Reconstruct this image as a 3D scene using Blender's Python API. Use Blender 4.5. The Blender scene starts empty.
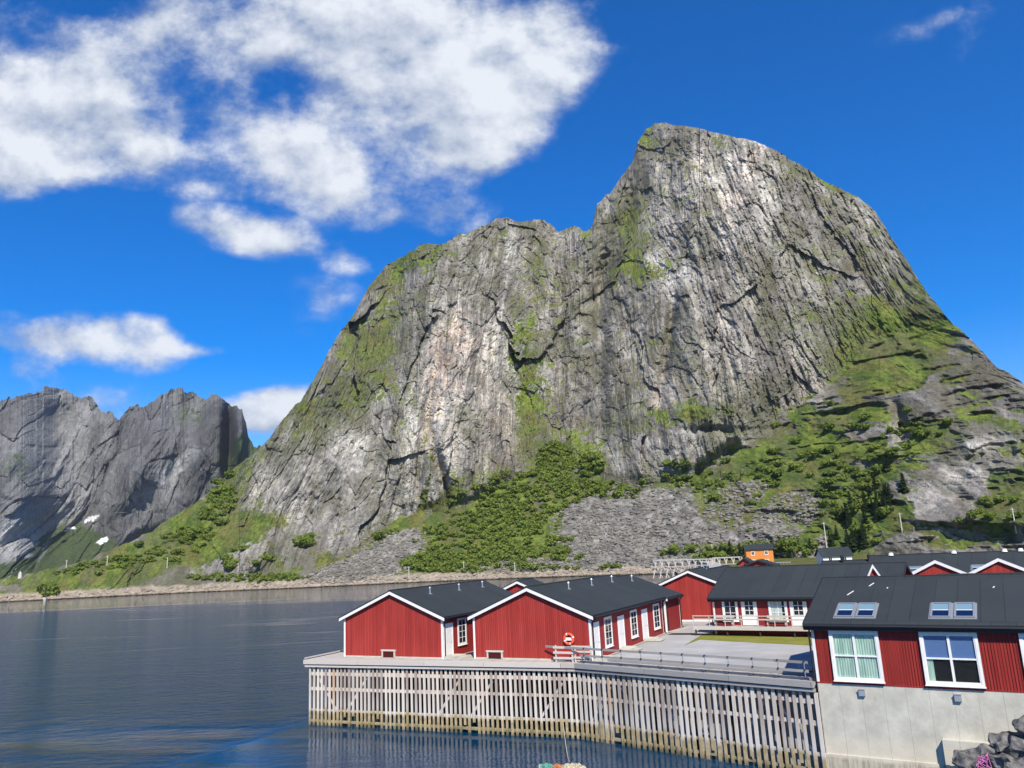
import bpy, math, random
import numpy as np
random.seed(7)
rng = np.random.RandomState(11)
PI = math.pi
SC = bpy.context.scene
COL = SC.collection

# ------------------------------------------------------------------ camera
FPX = 770.0; CAMH = 11.5
PITCH = math.radians(12.2); ROLL = math.radians(2.75)
Fv = np.array([0, math.cos(PITCH), math.sin(PITCH)])
_U0 = np.array([0, -math.sin(PITCH), math.cos(PITCH)]); _R0 = np.array([1.0, 0, 0])
Rv = _R0*math.cos(ROLL) - _U0*math.sin(ROLL)
Uv = _U0*math.cos(ROLL) + _R0*math.sin(ROLL)
CAM = np.array([0, 0, CAMH])
cd = bpy.data.cameras.new('camera'); cam = bpy.data.objects.new('camera', cd); COL.objects.link(cam)
cd.sensor_width = 36; cd.lens = 36*FPX/1024; cd.clip_start = 0.5; cd.clip_end = 30000
from mathutils import Matrix, Vector
cam.matrix_world = Matrix(((Rv[0], Uv[0], -Fv[0], 0), (Rv[1], Uv[1], -Fv[1], 0), (Rv[2], Uv[2], -Fv[2], CAMH), (0, 0, 0, 1)))
SC.camera = cam
SC.view_settings.view_transform = 'Standard'; SC.view_settings.look = 'None'
SC.view_settings.exposure = 0.45; SC.view_settings.gamma = 1

# ------------------------------------------------------------------ world and sun
SUN_EL = math.radians(45); SUN_AZ = math.radians(9)      # azimuth: degrees to the right of straight behind the camera
sdir = np.array([math.sin(SUN_AZ)*math.cos(SUN_EL), -math.cos(SUN_AZ)*math.cos(SUN_EL), math.sin(SUN_EL)])
sl = bpy.data.lights.new('sun', 'SUN'); sl.energy = 5.0; sl.angle = math.radians(0.5); sl.color = (1.0, 0.915, 0.78)
so = bpy.data.objects.new('sun', sl); COL.objects.link(so)
so.rotation_euler = Vector(tuple(sdir)).to_track_quat('Z', 'Y').to_euler()
so['kind'] = 'structure'
W = bpy.data.worlds.new('World'); SC.world = W; W.use_nodes = True
nt = W.node_tree; nt.nodes.clear()
def N(t, k, **kw):
    n = t.nodes.new(k)
    for a, b in kw.items(): setattr(n, a, b)
    return n
def link(t, a, b): t.links.new(a, b)
def val(t, sock, x):
    if hasattr(x, 'is_linked') or hasattr(x, 'links'): t.links.new(x, sock)
    else: sock.default_value = x
def M_(t, op, a, b=None, c=None, clamp=False):
    n = t.nodes.new('ShaderNodeMath'); n.operation = op; n.use_clamp = clamp
    val(t, n.inputs[0], a)
    if b is not None: val(t, n.inputs[1], b)
    if c is not None: val(t, n.inputs[2], c)
    return n.outputs[0]
def VM(t, op, a, b=None, s=None):
    n = t.nodes.new('ShaderNodeVectorMath'); n.operation = op
    val(t, n.inputs[0], a)
    if b is not None: val(t, n.inputs[1], b)
    if s is not None: val(t, n.inputs['Scale'], s)
    return n
def MR(t, v, a, b, c=0.0, d=1.0, smooth=False):
    n = t.nodes.new('ShaderNodeMapRange'); n.interpolation_type = 'SMOOTHSTEP' if smooth else 'LINEAR'
    val(t, n.inputs[0], v)
    for i, q in enumerate((a, b, c, d)): n.inputs[i+1].default_value = q
    return n.outputs[0]
def MIX(t, f, a, b, mode='MIX'):
    n = t.nodes.new('ShaderNodeMix'); n.data_type = 'RGBA'; n.blend_type = mode
    val(t, n.inputs[0], f); val(t, n.inputs[6], a); val(t, n.inputs[7], b)
    return n.outputs[2]
def NOISE(t, vec, scale, detail=4, rough=0.55, dist=0.0, dim='3D'):
    n = t.nodes.new('ShaderNodeTexNoise'); n.noise_dimensions = dim
    if vec is not None: t.links.new(vec, n.inputs['Vector'])
    n.inputs['Scale'].default_value = scale; n.inputs['Detail'].default_value = detail
    n.inputs['Roughness'].default_value = rough; n.inputs['Distortion'].default_value = dist
    return n.outputs['Fac']

sky = N(nt, 'ShaderNodeTexSky', sky_type='NISHITA', sun_disc=False, sun_elevation=SUN_EL, sun_rotation=PI - SUN_AZ,
        air_density=1.0, dust_density=0.15, ozone_density=2.6)
hs = N(nt, 'ShaderNodeHueSaturation'); hs.inputs['Saturation'].default_value = 1.62; hs.inputs['Value'].default_value = 1.0
link(nt, sky.outputs[0], hs.inputs['Color'])
bg1 = N(nt, 'ShaderNodeBackground'); bg1.inputs['Strength'].default_value = 0.098
link(nt, MIX(nt, 1.0, hs.outputs[0], (0.86, 0.95, 1.27, 1), 'MULTIPLY'), bg1.inputs['Color'])
tc = N(nt, 'ShaderNodeTexCoord')
dvec = tc.outputs['Generated']
def dot(c):
    n = VM(nt, 'DOT_PRODUCT', dvec, tuple(float(q) for q in c)); return n.outputs['Value']
# clouds: a sheet of cloud banks described on the plane of directions facing the fjord
dF = M_(nt, 'MAXIMUM', dot(Fv), 0.05)
cxn = M_(nt, 'DIVIDE', dot(Rv), dF); cyn = M_(nt, 'DIVIDE', dot(Uv), dF)
cmb = N(nt, 'ShaderNodeCombineXYZ'); link(nt, cxn, cmb.inputs[0]); link(nt, cyn, cmb.inputs[1])
P2 = cmb.outputs[0]
BL = [(10,60,80,55,0.7,-15),(60,125,95,58,0.9,12),(20,165,60,28,0.5,0),(120,160,50,35,0.6,0),(120,22,70,26,0.35,10),
      (255,30,110,45,0.6,5),(330,40,90,55,0.55,0),(420,70,100,70,0.75,10),(500,85,80,70,0.8,25),(560,55,60,48,0.95,30),(470,140,70,36,0.75,15),
      (290,145,75,46,0.9,10),(340,185,60,42,0.65,0),(230,110,45,30,0.45,0),(440,212,80,26,0.42,-5),(245,232,60,20,1.0,-8),(395,225,40,18,0.3,0),(190,190,50,20,0.35,0),(400,0,150,24,0.5,0),
      (125,342,74,26,1.05,-4),(140,326,36,20,0.5,0),(20,345,50,26,0.75,0),(20,375,40,14,0.4,0),(262,412,62,20,1.2,10),(290,405,30,12,0.4,0),(350,258,50,14,0.40,-10),(330,296,36,30,0.34,40),
      (950,16,60,14,0.30,20),(965,48,22,16,0.30,60),(905,108,26,12,0.18,30),(560,15,50,20,0.3,0),(195,350,26,8,0.4,0),(95,398,60,18,0.38,0),
      (195,80,40,24,-0.14,-30),(358,140,18,30,-0.35,10),(240,100,240,80,0.16,0),(165,140,30,30,0.2,0),(390,120,50,60,0.3,0)]
acc = None
for (x, y, rx, ry, w, a) in BL:
    mp = N(nt, 'ShaderNodeMapping', vector_type='TEXTURE')
    mp.inputs['Location'].default_value = ((x-512)/FPX, (384-y)/FPX, 0)
    mp.inputs['Rotation'].default_value = (0, 0, math.radians(a))
    mp.inputs['Scale'].default_value = (rx*1.45/FPX, ry*1.45/FPX, 1)
    link(nt, P2, mp.inputs[0])
    g = N(nt, 'ShaderNodeTexGradient', gradient_type='SPHERICAL'); link(nt, mp.outputs[0], g.inputs[0])
    s = M_(nt, 'MULTIPLY', g.outputs['Fac'], w)
    acc = s if acc is None else M_(nt, 'ADD', acc, s)
acc = M_(nt, 'MAXIMUM', M_(nt, 'MINIMUM', M_(nt, 'MULTIPLY', acc, 1.10), 0.88), 0.0)
wv = VM(nt, 'MULTIPLY', P2, (1.0, 1.35, 1.0)).outputs[0]
n1 = NOISE(nt, wv, 5.2, 9, 0.58, 0.0, '2D')
n2 = NOISE(nt, wv, 13.0, 9, 0.66, 0.0, '2D')
den = M_(nt, 'ADD', acc, M_(nt, 'MULTIPLY', M_(nt, 'SUBTRACT', n1, 0.5), 2.0))
den = M_(nt, 'ADD', den, M_(nt, 'MULTIPLY', M_(nt, 'SUBTRACT', n2, 0.5), 0.8))
gate = MR(nt, acc, 0.0, 0.28)
cf = M_(nt, 'MULTIPLY', MR(nt, den, 0.10, 0.90, smooth=True), gate)
cf = M_(nt, 'MULTIPLY', cf, M_(nt, 'GREATER_THAN', dot(Fv), 0.06))
sh = N(nt, 'ShaderNodeVectorMath', operation='ADD'); link(nt, wv, sh.inputs[0]); sh.inputs[1].default_value = (0.012, 0.03, 0)
n1b = NOISE(nt, sh.outputs[0], 5.2, 6, 0.52, 0.0, '2D')
shade = M_(nt, 'ADD', M_(nt, 'MULTIPLY', M_(nt, 'SUBTRACT', n1, n1b), 3.2), MR(nt, den, 0.3, 1.25, 0.15, 0.9), clamp=True)
ccol = MIX(nt, shade, (0.30, 0.36, 0.48, 1), (0.67, 0.70, 0.75, 1))
bg2 = N(nt, 'ShaderNodeBackground'); link(nt, ccol, bg2.inputs[0]); bg2.inputs[1].default_value = 0.95
mx = N(nt, 'ShaderNodeMixShader'); link(nt, M_(nt, 'MULTIPLY', cf, 0.97), mx.inputs[0]); link(nt, bg1.outputs[0], mx.inputs[1]); link(nt, bg2.outputs[0], mx.inputs[2])
wo = N(nt, 'ShaderNodeOutputWorld'); link(nt, mx.outputs[0], wo.inputs[0])

# ------------------------------------------------------------------ helpers
def ray(x, y):
    x = np.asarray(x, float); y = np.asarray(y, float)
    return Fv + Rv*((x-512)/FPX)[..., None] - Uv*((y-384)/FPX)[..., None]
def atz(x, y, z):
    d = ray(x, y); return CAM + d*((z-CAMH)/d[2])
def aty(x, y, dist):                       # at a horizontal distance
    d = ray(x, y); return CAM + d*(dist/math.hypot(d[0], d[1]))
class Frame:                               # a building frame, turned by deg about z
    def __init__(s, deg, o=(0, 0)):
        a = math.radians(deg); s.rz = -a
        s.u = np.array([math.cos(a), -math.sin(a), 0]); s.v = np.array([math.sin(a), math.cos(a), 0]); s.o = np.array([o[0], o[1], 0.0])
    def uv(s, p): q = np.asarray(p)-s.o; return np.array([q@s.u, q@s.v, p[2]])
    def w(s, a, b, z): return s.o + s.u*a + s.v*b + np.array([0, 0, z])
    def front(s, x, y, v0):                # pixel on the plane v = v0
        d = ray(x, y); p = s.w(0, v0, 0); return s.uv(CAM + d*(((p-CAM)@s.v)/(d@s.v)))
    def side(s, x, y, u0):
        d = ray(x, y); p = s.w(u0, 0, 0); return s.uv(CAM + d*(((p-CAM)@s.u)/(d@s.u)))
def tag(o, label=None, cat=None, group=None, kind=None):
    if label: o['label'] = label
    if cat: o['category'] = cat
    if group: o['group'] = group
    if kind: o['kind'] = kind
    return o
def empty(name, loc, rz=0.0):
    o = bpy.data.objects.new(name, None); COL.objects.link(o); o.location = tuple(float(q) for q in loc); o.rotation_euler = (0, 0, rz); o.empty_display_size = 0.3
    return o
class MB:
    def __init__(s): s.v = []; s.f = []; s.mi = []
    def add(s, vs, fs, m=0):
        b = len(s.v); s.v += [tuple(float(c) for c in q) for q in vs]; s.f += [tuple(i+b for i in f) for f in fs]; s.mi += [m]*len(fs); return s
    def box(s, x0, x1, y0, y1, z0, z1, m=0):
        return s.add([(x0,y0,z0),(x1,y0,z0),(x1,y1,z0),(x0,y1,z0),(x0,y0,z1),(x1,y0,z1),(x1,y1,z1),(x0,y1,z1)],
                     [(3,2,1,0),(4,5,6,7),(0,1,5,4),(1,2,6,5),(2,3,7,6),(3,0,4,7)], m)
    def beam(s, a, b, w, h, m=0, up=(0,0,1)):   # a rectangular bar from a to b
        a = np.array(a, float); b = np.array(b, float); d = b-a; d /= np.linalg.norm(d); up = np.array(up, float)
        r = np.cross(d, up); n = np.linalg.norm(r)
        if n < 1e-4: r = np.cross(d, (1, 0, 0)); n = np.linalg.norm(r)
        r /= n; q = np.cross(r, d)
        vs = [p + r*w/2*i + q*h/2*j for p in (a, b) for (i, j) in ((-1,-1),(1,-1),(1,1),(-1,1))]
        return s.add(vs, [(0,1,2,3),(7,6,5,4),(0,4,5,1),(1,5,6,2),(2,6,7,3),(3,7,4,0)], m)
    def tube(s, a, b, r, n=8, r2=None, m=0):
        a = np.array(a, float); b = np.array(b, float); r2 = r if r2 is None else r2
        d = b-a; d /= np.linalg.norm(d); e = np.cross(d, (0, 0, 1))
        if np.linalg.norm(e) < 1e-4: e = np.array([1.0, 0, 0])
        e /= np.linalg.norm(e); g = np.cross(d, e)
        vs = [a + (e*math.cos(k*2*PI/n)+g*math.sin(k*2*PI/n))*r for k in range(n)] + [b + (e*math.cos(k*2*PI/n)+g*math.sin(k*2*PI/n))*r2 for k in range(n)]
        fs = [(k, (k+1)%n, n+(k+1)%n, n+k) for k in range(n)] + [tuple(range(n))[::-1], tuple(range(n, 2*n))]
        return s.add(vs, fs, m)
    def prism(s, poly, z0, z1, m=0):            # vertical prism over an xy polygon
        n = len(poly)
        return s.add([(p[0], p[1], z0) for p in poly] + [(p[0], p[1], z1) for p in poly],
                     [tuple(range(n))[::-1], tuple(range(n, 2*n))] + [(k, (k+1)%n, n+(k+1)%n, n+k) for k in range(n)], m)
    def profile(s, prof, y0, y1, m=0):          # xz profile run along y
        n = len(prof)
        return s.add([(p[0], y0, p[1]) for p in prof] + [(p[0], y1, p[1]) for p in prof],
                     [tuple(range(n)), tuple(range(n, 2*n))[::-1]] + [(k, n+k, n+(k+1)%n, (k+1)%n) for k in range(n)], m)
    def profx(s, prof, x0, x1, m=0):            # yz profile run along x
        n = len(prof)
        return s.add([(x0, p[0], p[1]) for p in prof] + [(x1, p[0], p[1]) for p in prof],
                     [tuple(range(n))[::-1], tuple(range(n, 2*n))] + [(k, (k+1)%n, n+(k+1)%n, n+k) for k in range(n)], m)
    def build(s, name, mat, parent=None, smooth=False, bevel=0.0):
        me = bpy.data.meshes.new(name); me.from_pydata(s.v, [], s.f)
        mats = mat if isinstance(mat, (list, tuple)) else [mat]
        for q in mats: me.materials.append(q)
        if len(mats) > 1: me.polygons.foreach_set('material_index', s.mi)
        if smooth: me.polygons.foreach_set('use_smooth', [True]*len(s.f))
        me.update()
        import bmesh
        bm = bmesh.new(); bm.from_mesh(me); bmesh.ops.recalc_face_normals(bm, faces=bm.faces); bm.to_mesh(me); bm.free()
        o = bpy.data.objects.new(name, me); COL.objects.link(o)
        if parent is not None: o.parent = parent
        if bevel > 0:
            b = o.modifiers.new('edge', 'BEVEL'); b.width = bevel; b.segments = 1; b.limit_method = 'ANGLE'
        return o

def fastmesh(name, verts, quads, mat, parent=None, smooth=True, cols=None, tris=False):
    me = bpy.data.meshes.new(name); nv = len(verts); nf = len(quads); k = quads.shape[1]
    me.vertices.add(nv); me.vertices.foreach_set('co', np.ascontiguousarray(verts, dtype=np.float32).ravel())
    me.loops.add(nf*k); me.loops.foreach_set('vertex_index', quads.astype(np.int32).ravel())
    me.polygons.add(nf); me.polygons.foreach_set('loop_start', np.arange(0, nf*k, k, dtype=np.int32))
    me.polygons.foreach_set('loop_total', np.full(nf, k, dtype=np.int32))
    me.polygons.foreach_set('use_smooth', np.full(nf, smooth, dtype=bool))
    me.materials.append(mat)
    if cols is not None:
        for nm, c in cols.items():
            a = me.color_attributes.new(nm, 'FLOAT_COLOR', 'POINT')
            cc = np.ones((nv, 4), np.float32); cc[:, :3] = c; a.data.foreach_set('color', cc.ravel())
    me.update(calc_edges=True); me.validate()
    o = bpy.data.objects.new(name, me); COL.objects.link(o)
    if parent is not None: o.parent = parent
    return o

# numpy noise ------------------------------------------------------
def _h(ix, iy, seed):
    h = (ix.astype(np.int64)*374761393 + iy.astype(np.int64)*668265263 + seed*1442695041) & 0xffffffff
    h = ((h ^ (h >> 13))*1274126177) & 0xffffffff
    h = ((h ^ (h >> 16))*2246822519) & 0xffffffff
    return ((h ^ (h >> 15)) & 0xffffff)/float(0xffffff)
def vn(x, y, seed=0):
    ix = np.floor(x); iy = np.floor(y); fx = x-ix; fy = y-iy
    fx = fx*fx*fx*(fx*(fx*6-15)+10); fy = fy*fy*fy*(fy*(fy*6-15)+10)
    a = _h(ix, iy, seed); b = _h(ix+1, iy, seed); c = _h(ix, iy+1, seed); d = _h(ix+1, iy+1, seed)
    return (a*(1-fx)+b*fx)*(1-fy) + (c*(1-fx)+d*fx)*fy
def fbm(x, y, o=4, seed=0, g=0.5):
    s = 0; a = 1; t = 0
    for k in range(o):
        s = s + a*vn(x*2**k + 17.3*k, y*2**k - 9.1*k, seed+k); t += a; a *= g
    return s/t
def ridged(x, y, o=4, seed=0, g=0.5):
    s = 0; a = 1; t = 0
    for k in range(o):
        s = s + a*(1-np.abs(2*vn(x*2**k+5.7*k, y*2**k+3.3*k, seed+k)-1)); t += a; a *= g
    return s/t
def cell(x, y, seed=0):
    ix = np.floor(x); iy = np.floor(y)
    f1 = np.full(x.shape, 9.0); f2 = np.full(x.shape, 9.0); idv = np.zeros(x.shape); gx = np.zeros(x.shape); gy = np.zeros(x.shape)
    for dx in (-1, 0, 1):
        for dy in (-1, 0, 1):
            cx = ix+dx; cy = iy+dy
            px = cx+_h(cx, cy, seed); py = cy+_h(cx, cy, seed+5); r = _h(cx, cy, seed+9)
            d = np.hypot(x-px, y-py); m = d < f1
            f2 = np.where(m, f1, np.minimum(f2, d)); f1 = np.where(m, d, f1); idv = np.where(m, r, idv)
            gx = np.where(m, x-px, gx); gy = np.where(m, y-py, gy)
    return f1, f2, idv, gx, gy
def sst(x, a, b):
    t = np.clip((x-a)/(b-a), 0, 1); return t*t*(3-2*t)
def ell(X, Y, lst):
    r = np.zeros(X.shape)
    for q in lst:
        cx, cy, rx, ry = q[:4]; w = q[4] if len(q) > 4 else 1; a = math.radians(q[5] if len(q) > 5 else 0)
        dx = X-cx; dy = Y-cy; ca, sa = math.cos(a), math.sin(a)   # positive angle: rises to the right in the picture
        p = (dx*ca - dy*sa)/rx; s = (dx*sa + dy*ca)/ry
        r += w*np.exp(-(p*p+s*s)**1.3*0.8)
    return r

# ------------------------------------------------------------------ materials
def mat(name, col=(0.5,0.5,0.5), rough=0.7, spec=0.5, metal=0.0):
    m = bpy.data.materials.new(name); m.use_nodes = True; t = m.node_tree; b = t.nodes['Principled BSDF']
    b.inputs['Base Color'].default_value = (*col, 1); b.inputs['Roughness'].default_value = rough
    b.inputs['Specular IOR Level'].default_value = spec; b.inputs['Metallic'].default_value = metal
    return m, t, b
def bump(t, b, h, strength=0.5, dist=0.02):
    n = N(t, 'ShaderNodeBump'); n.inputs['Strength'].default_value = strength; n.inputs['Distance'].default_value = dist
    link(t, h, n.inputs['Height']); link(t, n.outputs[0], b.inputs['Normal']); return n
def objco(t): return N(t, 'ShaderNodeTexCoord').outputs['Object']
def mapscale(t, v, s): return VM(t, 'MULTIPLY', v, s).outputs[0]

def siding(name, c1, c2, axis=0, pitch=0.145):
    m, t, b = mat(name, c1, 0.62, 0.3)
    o = objco(t); sp = N(t, 'ShaderNodeSeparateXYZ'); link(t, o, sp.inputs[0])
    along = sp.outputs[axis]
    k = M_(t, 'DIVIDE', along, pitch); fr = M_(t, 'FRACT', k); fl = M_(t, 'FLOOR', k)
    wn = N(t, 'ShaderNodeTexWhiteNoise', noise_dimensions='1D'); link(t, fl, wn.inputs['W'])
    groove = MR(t, M_(t, 'ABSOLUTE', M_(t, 'SUBTRACT', fr, 0.5)), 0.36, 0.47)
    sc = (7, 7, 0.5); streak = NOISE(t, mapscale(t, o, sc), 1.6, 5, 0.6)
    big = NOISE(t, mapscale(t, o, (1, 1, 0.35)), 0.9, 3, 0.5)
    f = M_(t, 'ADD', M_(t, 'MULTIPLY', wn.outputs[0], 0.35), M_(t, 'MULTIPLY', streak, 0.65))
    f = MR(t, M_(t, 'ADD', M_(t, 'MULTIPLY', f, 0.6), M_(t, 'MULTIPLY', big, 0.4)), 0.3, 0.7)
    c = MIX(t, f, (*c1, 1), (*c2, 1))
    c = MIX(t, M_(t, 'MULTIPLY', groove, 0.4), c, (c1[0]*0.45, c1[1]*0.4, c1[2]*0.4, 1))
    spk = MR(t, NOISE(t, mapscale(t, o, (3, 3, 1.2)), 3.5, 3, 0.7), 0.76, 0.80)
    c = MIX(t, M_(t, 'MULTIPLY', spk, 0.25), c, (0.5, 0.3, 0.28, 1))
    link(t, c, b.inputs['Base Color'])
    bump(t, b, M_(t, 'MULTIPLY', groove, -1.0), 0.8, 0.02)
    return m
RED = siding('red_siding_along_x', (0.255, 0.022, 0.017), (0.42, 0.050, 0.038), 0)
RED_Y = siding('red_siding_along_y', (0.26, 0.021, 0.021), (0.31, 0.028, 0.026), 1)
DRED = siding('dark_red_siding_along_x', (0.22, 0.020, 0.016), (0.35, 0.036, 0.028), 0, 0.12)
ORG = siding('orange_siding', (0.62, 0.22, 0.045), (0.68, 0.26, 0.06), 0)

def white_paint():
    m, t, b = mat('white_paint', (0.78, 0.78, 0.76), 0.5, 0.4)
    o = objco(t); n = NOISE(t, mapscale(t, o, (4, 4, 1.5)), 2.0, 5, 0.6)
    link(t, MIX(t, MR(t, n, 0.35, 0.7), (0.80, 0.80, 0.78, 1), (0.68, 0.68, 0.65, 1)), b.inputs['Base Color'])
    return m
WHITE = white_paint()
def roofmat(name, swap, base=(0.021, 0.027, 0.030), along=0.98, course=5.0):
    m, t, b = mat(name, base, 0.82, 0.35)
    o = objco(t); sp = N(t, 'ShaderNodeSeparateXYZ'); link(t, o, sp.inputs[0])
    cb = N(t, 'ShaderNodeCombineXYZ')
    link(t, sp.outputs[1 if not swap else 0], cb.inputs[0]); link(t, sp.outputs[0 if not swap else 1], cb.inputs[1])
    # rolls of felt laid up the slope, course by course
    br = N(t, 'ShaderNodeTexBrick'); link(t, cb.outputs[0], br.inputs['Vector'])
    br.inputs['Scale'].default_value = 1.0; br.inputs['Brick Width'].default_value = along; br.inputs['Row Height'].default_value = course
    br.inputs['Mortar Size'].default_value = 0.022; br.inputs['Mortar Smooth'].default_value = 0.3; br.offset = 0.4
    br.inputs['Color1'].default_value = (base[0]*0.85, base[1]*0.85, base[2]*0.85, 1); br.inputs['Color2'].default_value = (base[0]*1.22, base[1]*1.2, base[2]*1.18, 1)
    br.inputs['Mortar'].default_value = (base[0]*0.42, base[1]*0.42, base[2]*0.42, 1)
    n = NOISE(t, o, 0.6, 6, 0.6); g = NOISE(t, o, 26, 2, 0.7)
    c = MIX(t, MR(t, n, 0.35, 0.7, 0, 0.45), br.outputs[0], (base[0]*1.5, base[1]*1.5, base[2]*1.48, 1))
    c = MIX(t, MR(t, g, 0.3, 0.8, 0, 0.3), c, (base[0]*1.9, base[1]*1.9, base[2]*1.9, 1))
    link(t, c, b.inputs['Base Color']); bump(t, b, M_(t, 'ADD', M_(t, 'MULTIPLY', br.outputs['Fac'], -0.8), M_(t, 'MULTIPLY', g, 0.4)), 0.5, 0.02)
    return m
ROOF_Y = roofmat('felt_roof_ridge_along_y', False)
ROOF_X = roofmat('felt_roof_ridge_along_x', True)
BLACKM, _, _ = mat('black_metal', (0.012, 0.013, 0.016), 0.5, 0.4)
GREYM, _, _ = mat('grey_metal', (0.28, 0.30, 0.32), 0.45, 0.5, 0.3)
GALV, _, _ = mat('galvanised_metal', (0.42, 0.45, 0.48), 0.4, 0.5, 0.5)
DARKIN, _, _ = mat('dark_interior', (0.012, 0.012, 0.014), 0.9, 0.1)
def glassmat(name, c, r=0.04):
    m, t, b = mat(name, c, r, 0.5); b.inputs['IOR'].default_value = 1.5; return m
GLASS = glassmat('window_glass', (0.018, 0.022, 0.028))
def clearglass():
    m = bpy.data.materials.new('clear_glass'); m.use_nodes = True; t = m.node_tree; t.nodes.clear()
    fr = N(t, 'ShaderNodeLayerWeight'); fr.inputs[0].default_value = 0.12
    tr = N(t, 'ShaderNodeBsdfTransparent'); tr.inputs[0].default_value = (0.9, 0.94, 0.93, 1)
    gl = N(t, 'ShaderNodeBsdfGlossy'); gl.inputs['Roughness'].default_value = 0.02
    mx = N(t, 'ShaderNodeMixShader'); link(t, MR(t, fr.outputs['Facing'], 0, 1, 0.05, 0.6), mx.inputs[0]); link(t, tr.outputs[0], mx.inputs[1]); link(t, gl.outputs[0], mx.inputs[2])
    o = N(t, 'ShaderNodeOutputMaterial'); link(t, mx.outputs[0], o.inputs[0]); return m
CLEAR = clearglass()
def curtain(name, c, axis=0, s=26):
    m, t, b = mat(name, c, 0.9, 0.1)
    o = objco(t); sp = N(t, 'ShaderNodeSeparateXYZ'); link(t, o, sp.inputs[0])
    n = NOISE(t, mapscale(t, o, (6, 6, 0.6)), 1.6, 2, 0.5)
    link(t, MIX(t, MR(t, n, 0.3, 0.7), (*c, 1), (c[0]*0.6, c[1]*0.65, c[2]*0.65, 1)), b.inputs['Base Color'])
    return m
GCURT = curtain('green_curtain', (0.50, 0.66, 0.56)); WCURT = curtain('white_curtain', (0.75, 0.78, 0.76))
BLIND, _, _ = mat('blue_blind', (0.10, 0.18, 0.38), 0.8, 0.2)
BLINDL, _, _ = mat('pale_blue_blind', (0.14, 0.24, 0.31), 0.8, 0.2)

def wood(name, a, b_, axis, algae=False, dirt=0.4):
    """weathered timber; axis = grain direction index; algae greens it near the water (object z in world metres)"""
    m, t, b = mat(name, a, 0.85, 0.2)
    g = N(t, 'ShaderNodeNewGeometry'); pos = g.outputs['Position']; o = objco(t)
    sc = [9.0, 9.0, 9.0]; sc[axis] = 0.7
    n = NOISE(t, mapscale(t, o, tuple(sc)), 2.2, 6, 0.65); n2 = NOISE(t, o, 0.9, 3, 0.5)
    isl = g.outputs['Random Per Island']
    f = MR(t, M_(t, 'ADD', M_(t, 'MULTIPLY', n, 0.55), M_(t, 'ADD', M_(t, 'MULTIPLY', isl, 0.32), M_(t, 'MULTIPLY', n2, 0.13))), 0.22, 0.75)
    c = MIX(t, f, (*b_, 1), (*a, 1))
    rare = MR(t, isl, 0.965, 0.97); c = MIX(t, M_(t, 'MULTIPLY', rare, 0.6 if axis == 2 else 0.0), c, (0.42, 0.22, 0.09, 1))
    dk = MR(t, isl, 0.30, 0.26); c = MIX(t, M_(t, 'MULTIPLY', dk, 0.4 if axis == 2 else 0.15), c, (0.22, 0.17, 0.15, 1))
    if algae:
        sp = N(t, 'ShaderNodeSeparateXYZ'); link(t, pos, sp.inputs[0])
        zz = M_(t, 'ADD', sp.outputs[2], M_(t, 'MULTIPLY', M_(t, 'SUBTRACT', M_(t, 'ADD', n2, M_(t, 'MULTIPLY', isl, 0.5)), 0.75), 0.55))
        c = MIX(t, MR(t, zz, 2.4, 1.45, 0, 0.45), c, (0.62, 0.60, 0.56, 1))
        al = MIX(t, MR(t, NOISE(t, o, 2.5, 4, 0.6), 0.4, 0.6), (0.42, 0.31, 0.16, 1), (0.24, 0.20, 0.07, 1))
        c = MIX(t, MR(t, zz, 1.15, 0.85, 0, 0.85), c, al)
        c = MIX(t, MR(t, zz, 0.35, -0.05, 0, 0.8), c, (0.06, 0.06, 0.03, 1))
    link(t, c, b.inputs['Base Color']); bump(t, b, n, 0.5, 0.02)
    return m
SLAT = wood('weathered_slats', (0.70, 0.64, 0.56), (0.30, 0.25, 0.21), 2, True)
RAILW = wood('weathered_rails', (0.62, 0.57, 0.52), (0.38, 0.33, 0.30), 0, True)
DECK = wood('deck_boards', (0.48, 0.46, 0.42), (0.33, 0.31, 0.28), 1)
DECKX = wood('deck_timber_long', (0.34, 0.33, 0.32), (0.20, 0.195, 0.19), 0)
PALEW = wood('pale_timber', (0.54, 0.51, 0.46), (0.42, 0.38, 0.34), 0)
PILE = wood('tarred_piles', (0.06, 0.05, 0.04), (0.03, 0.025, 0.02), 2)

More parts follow.
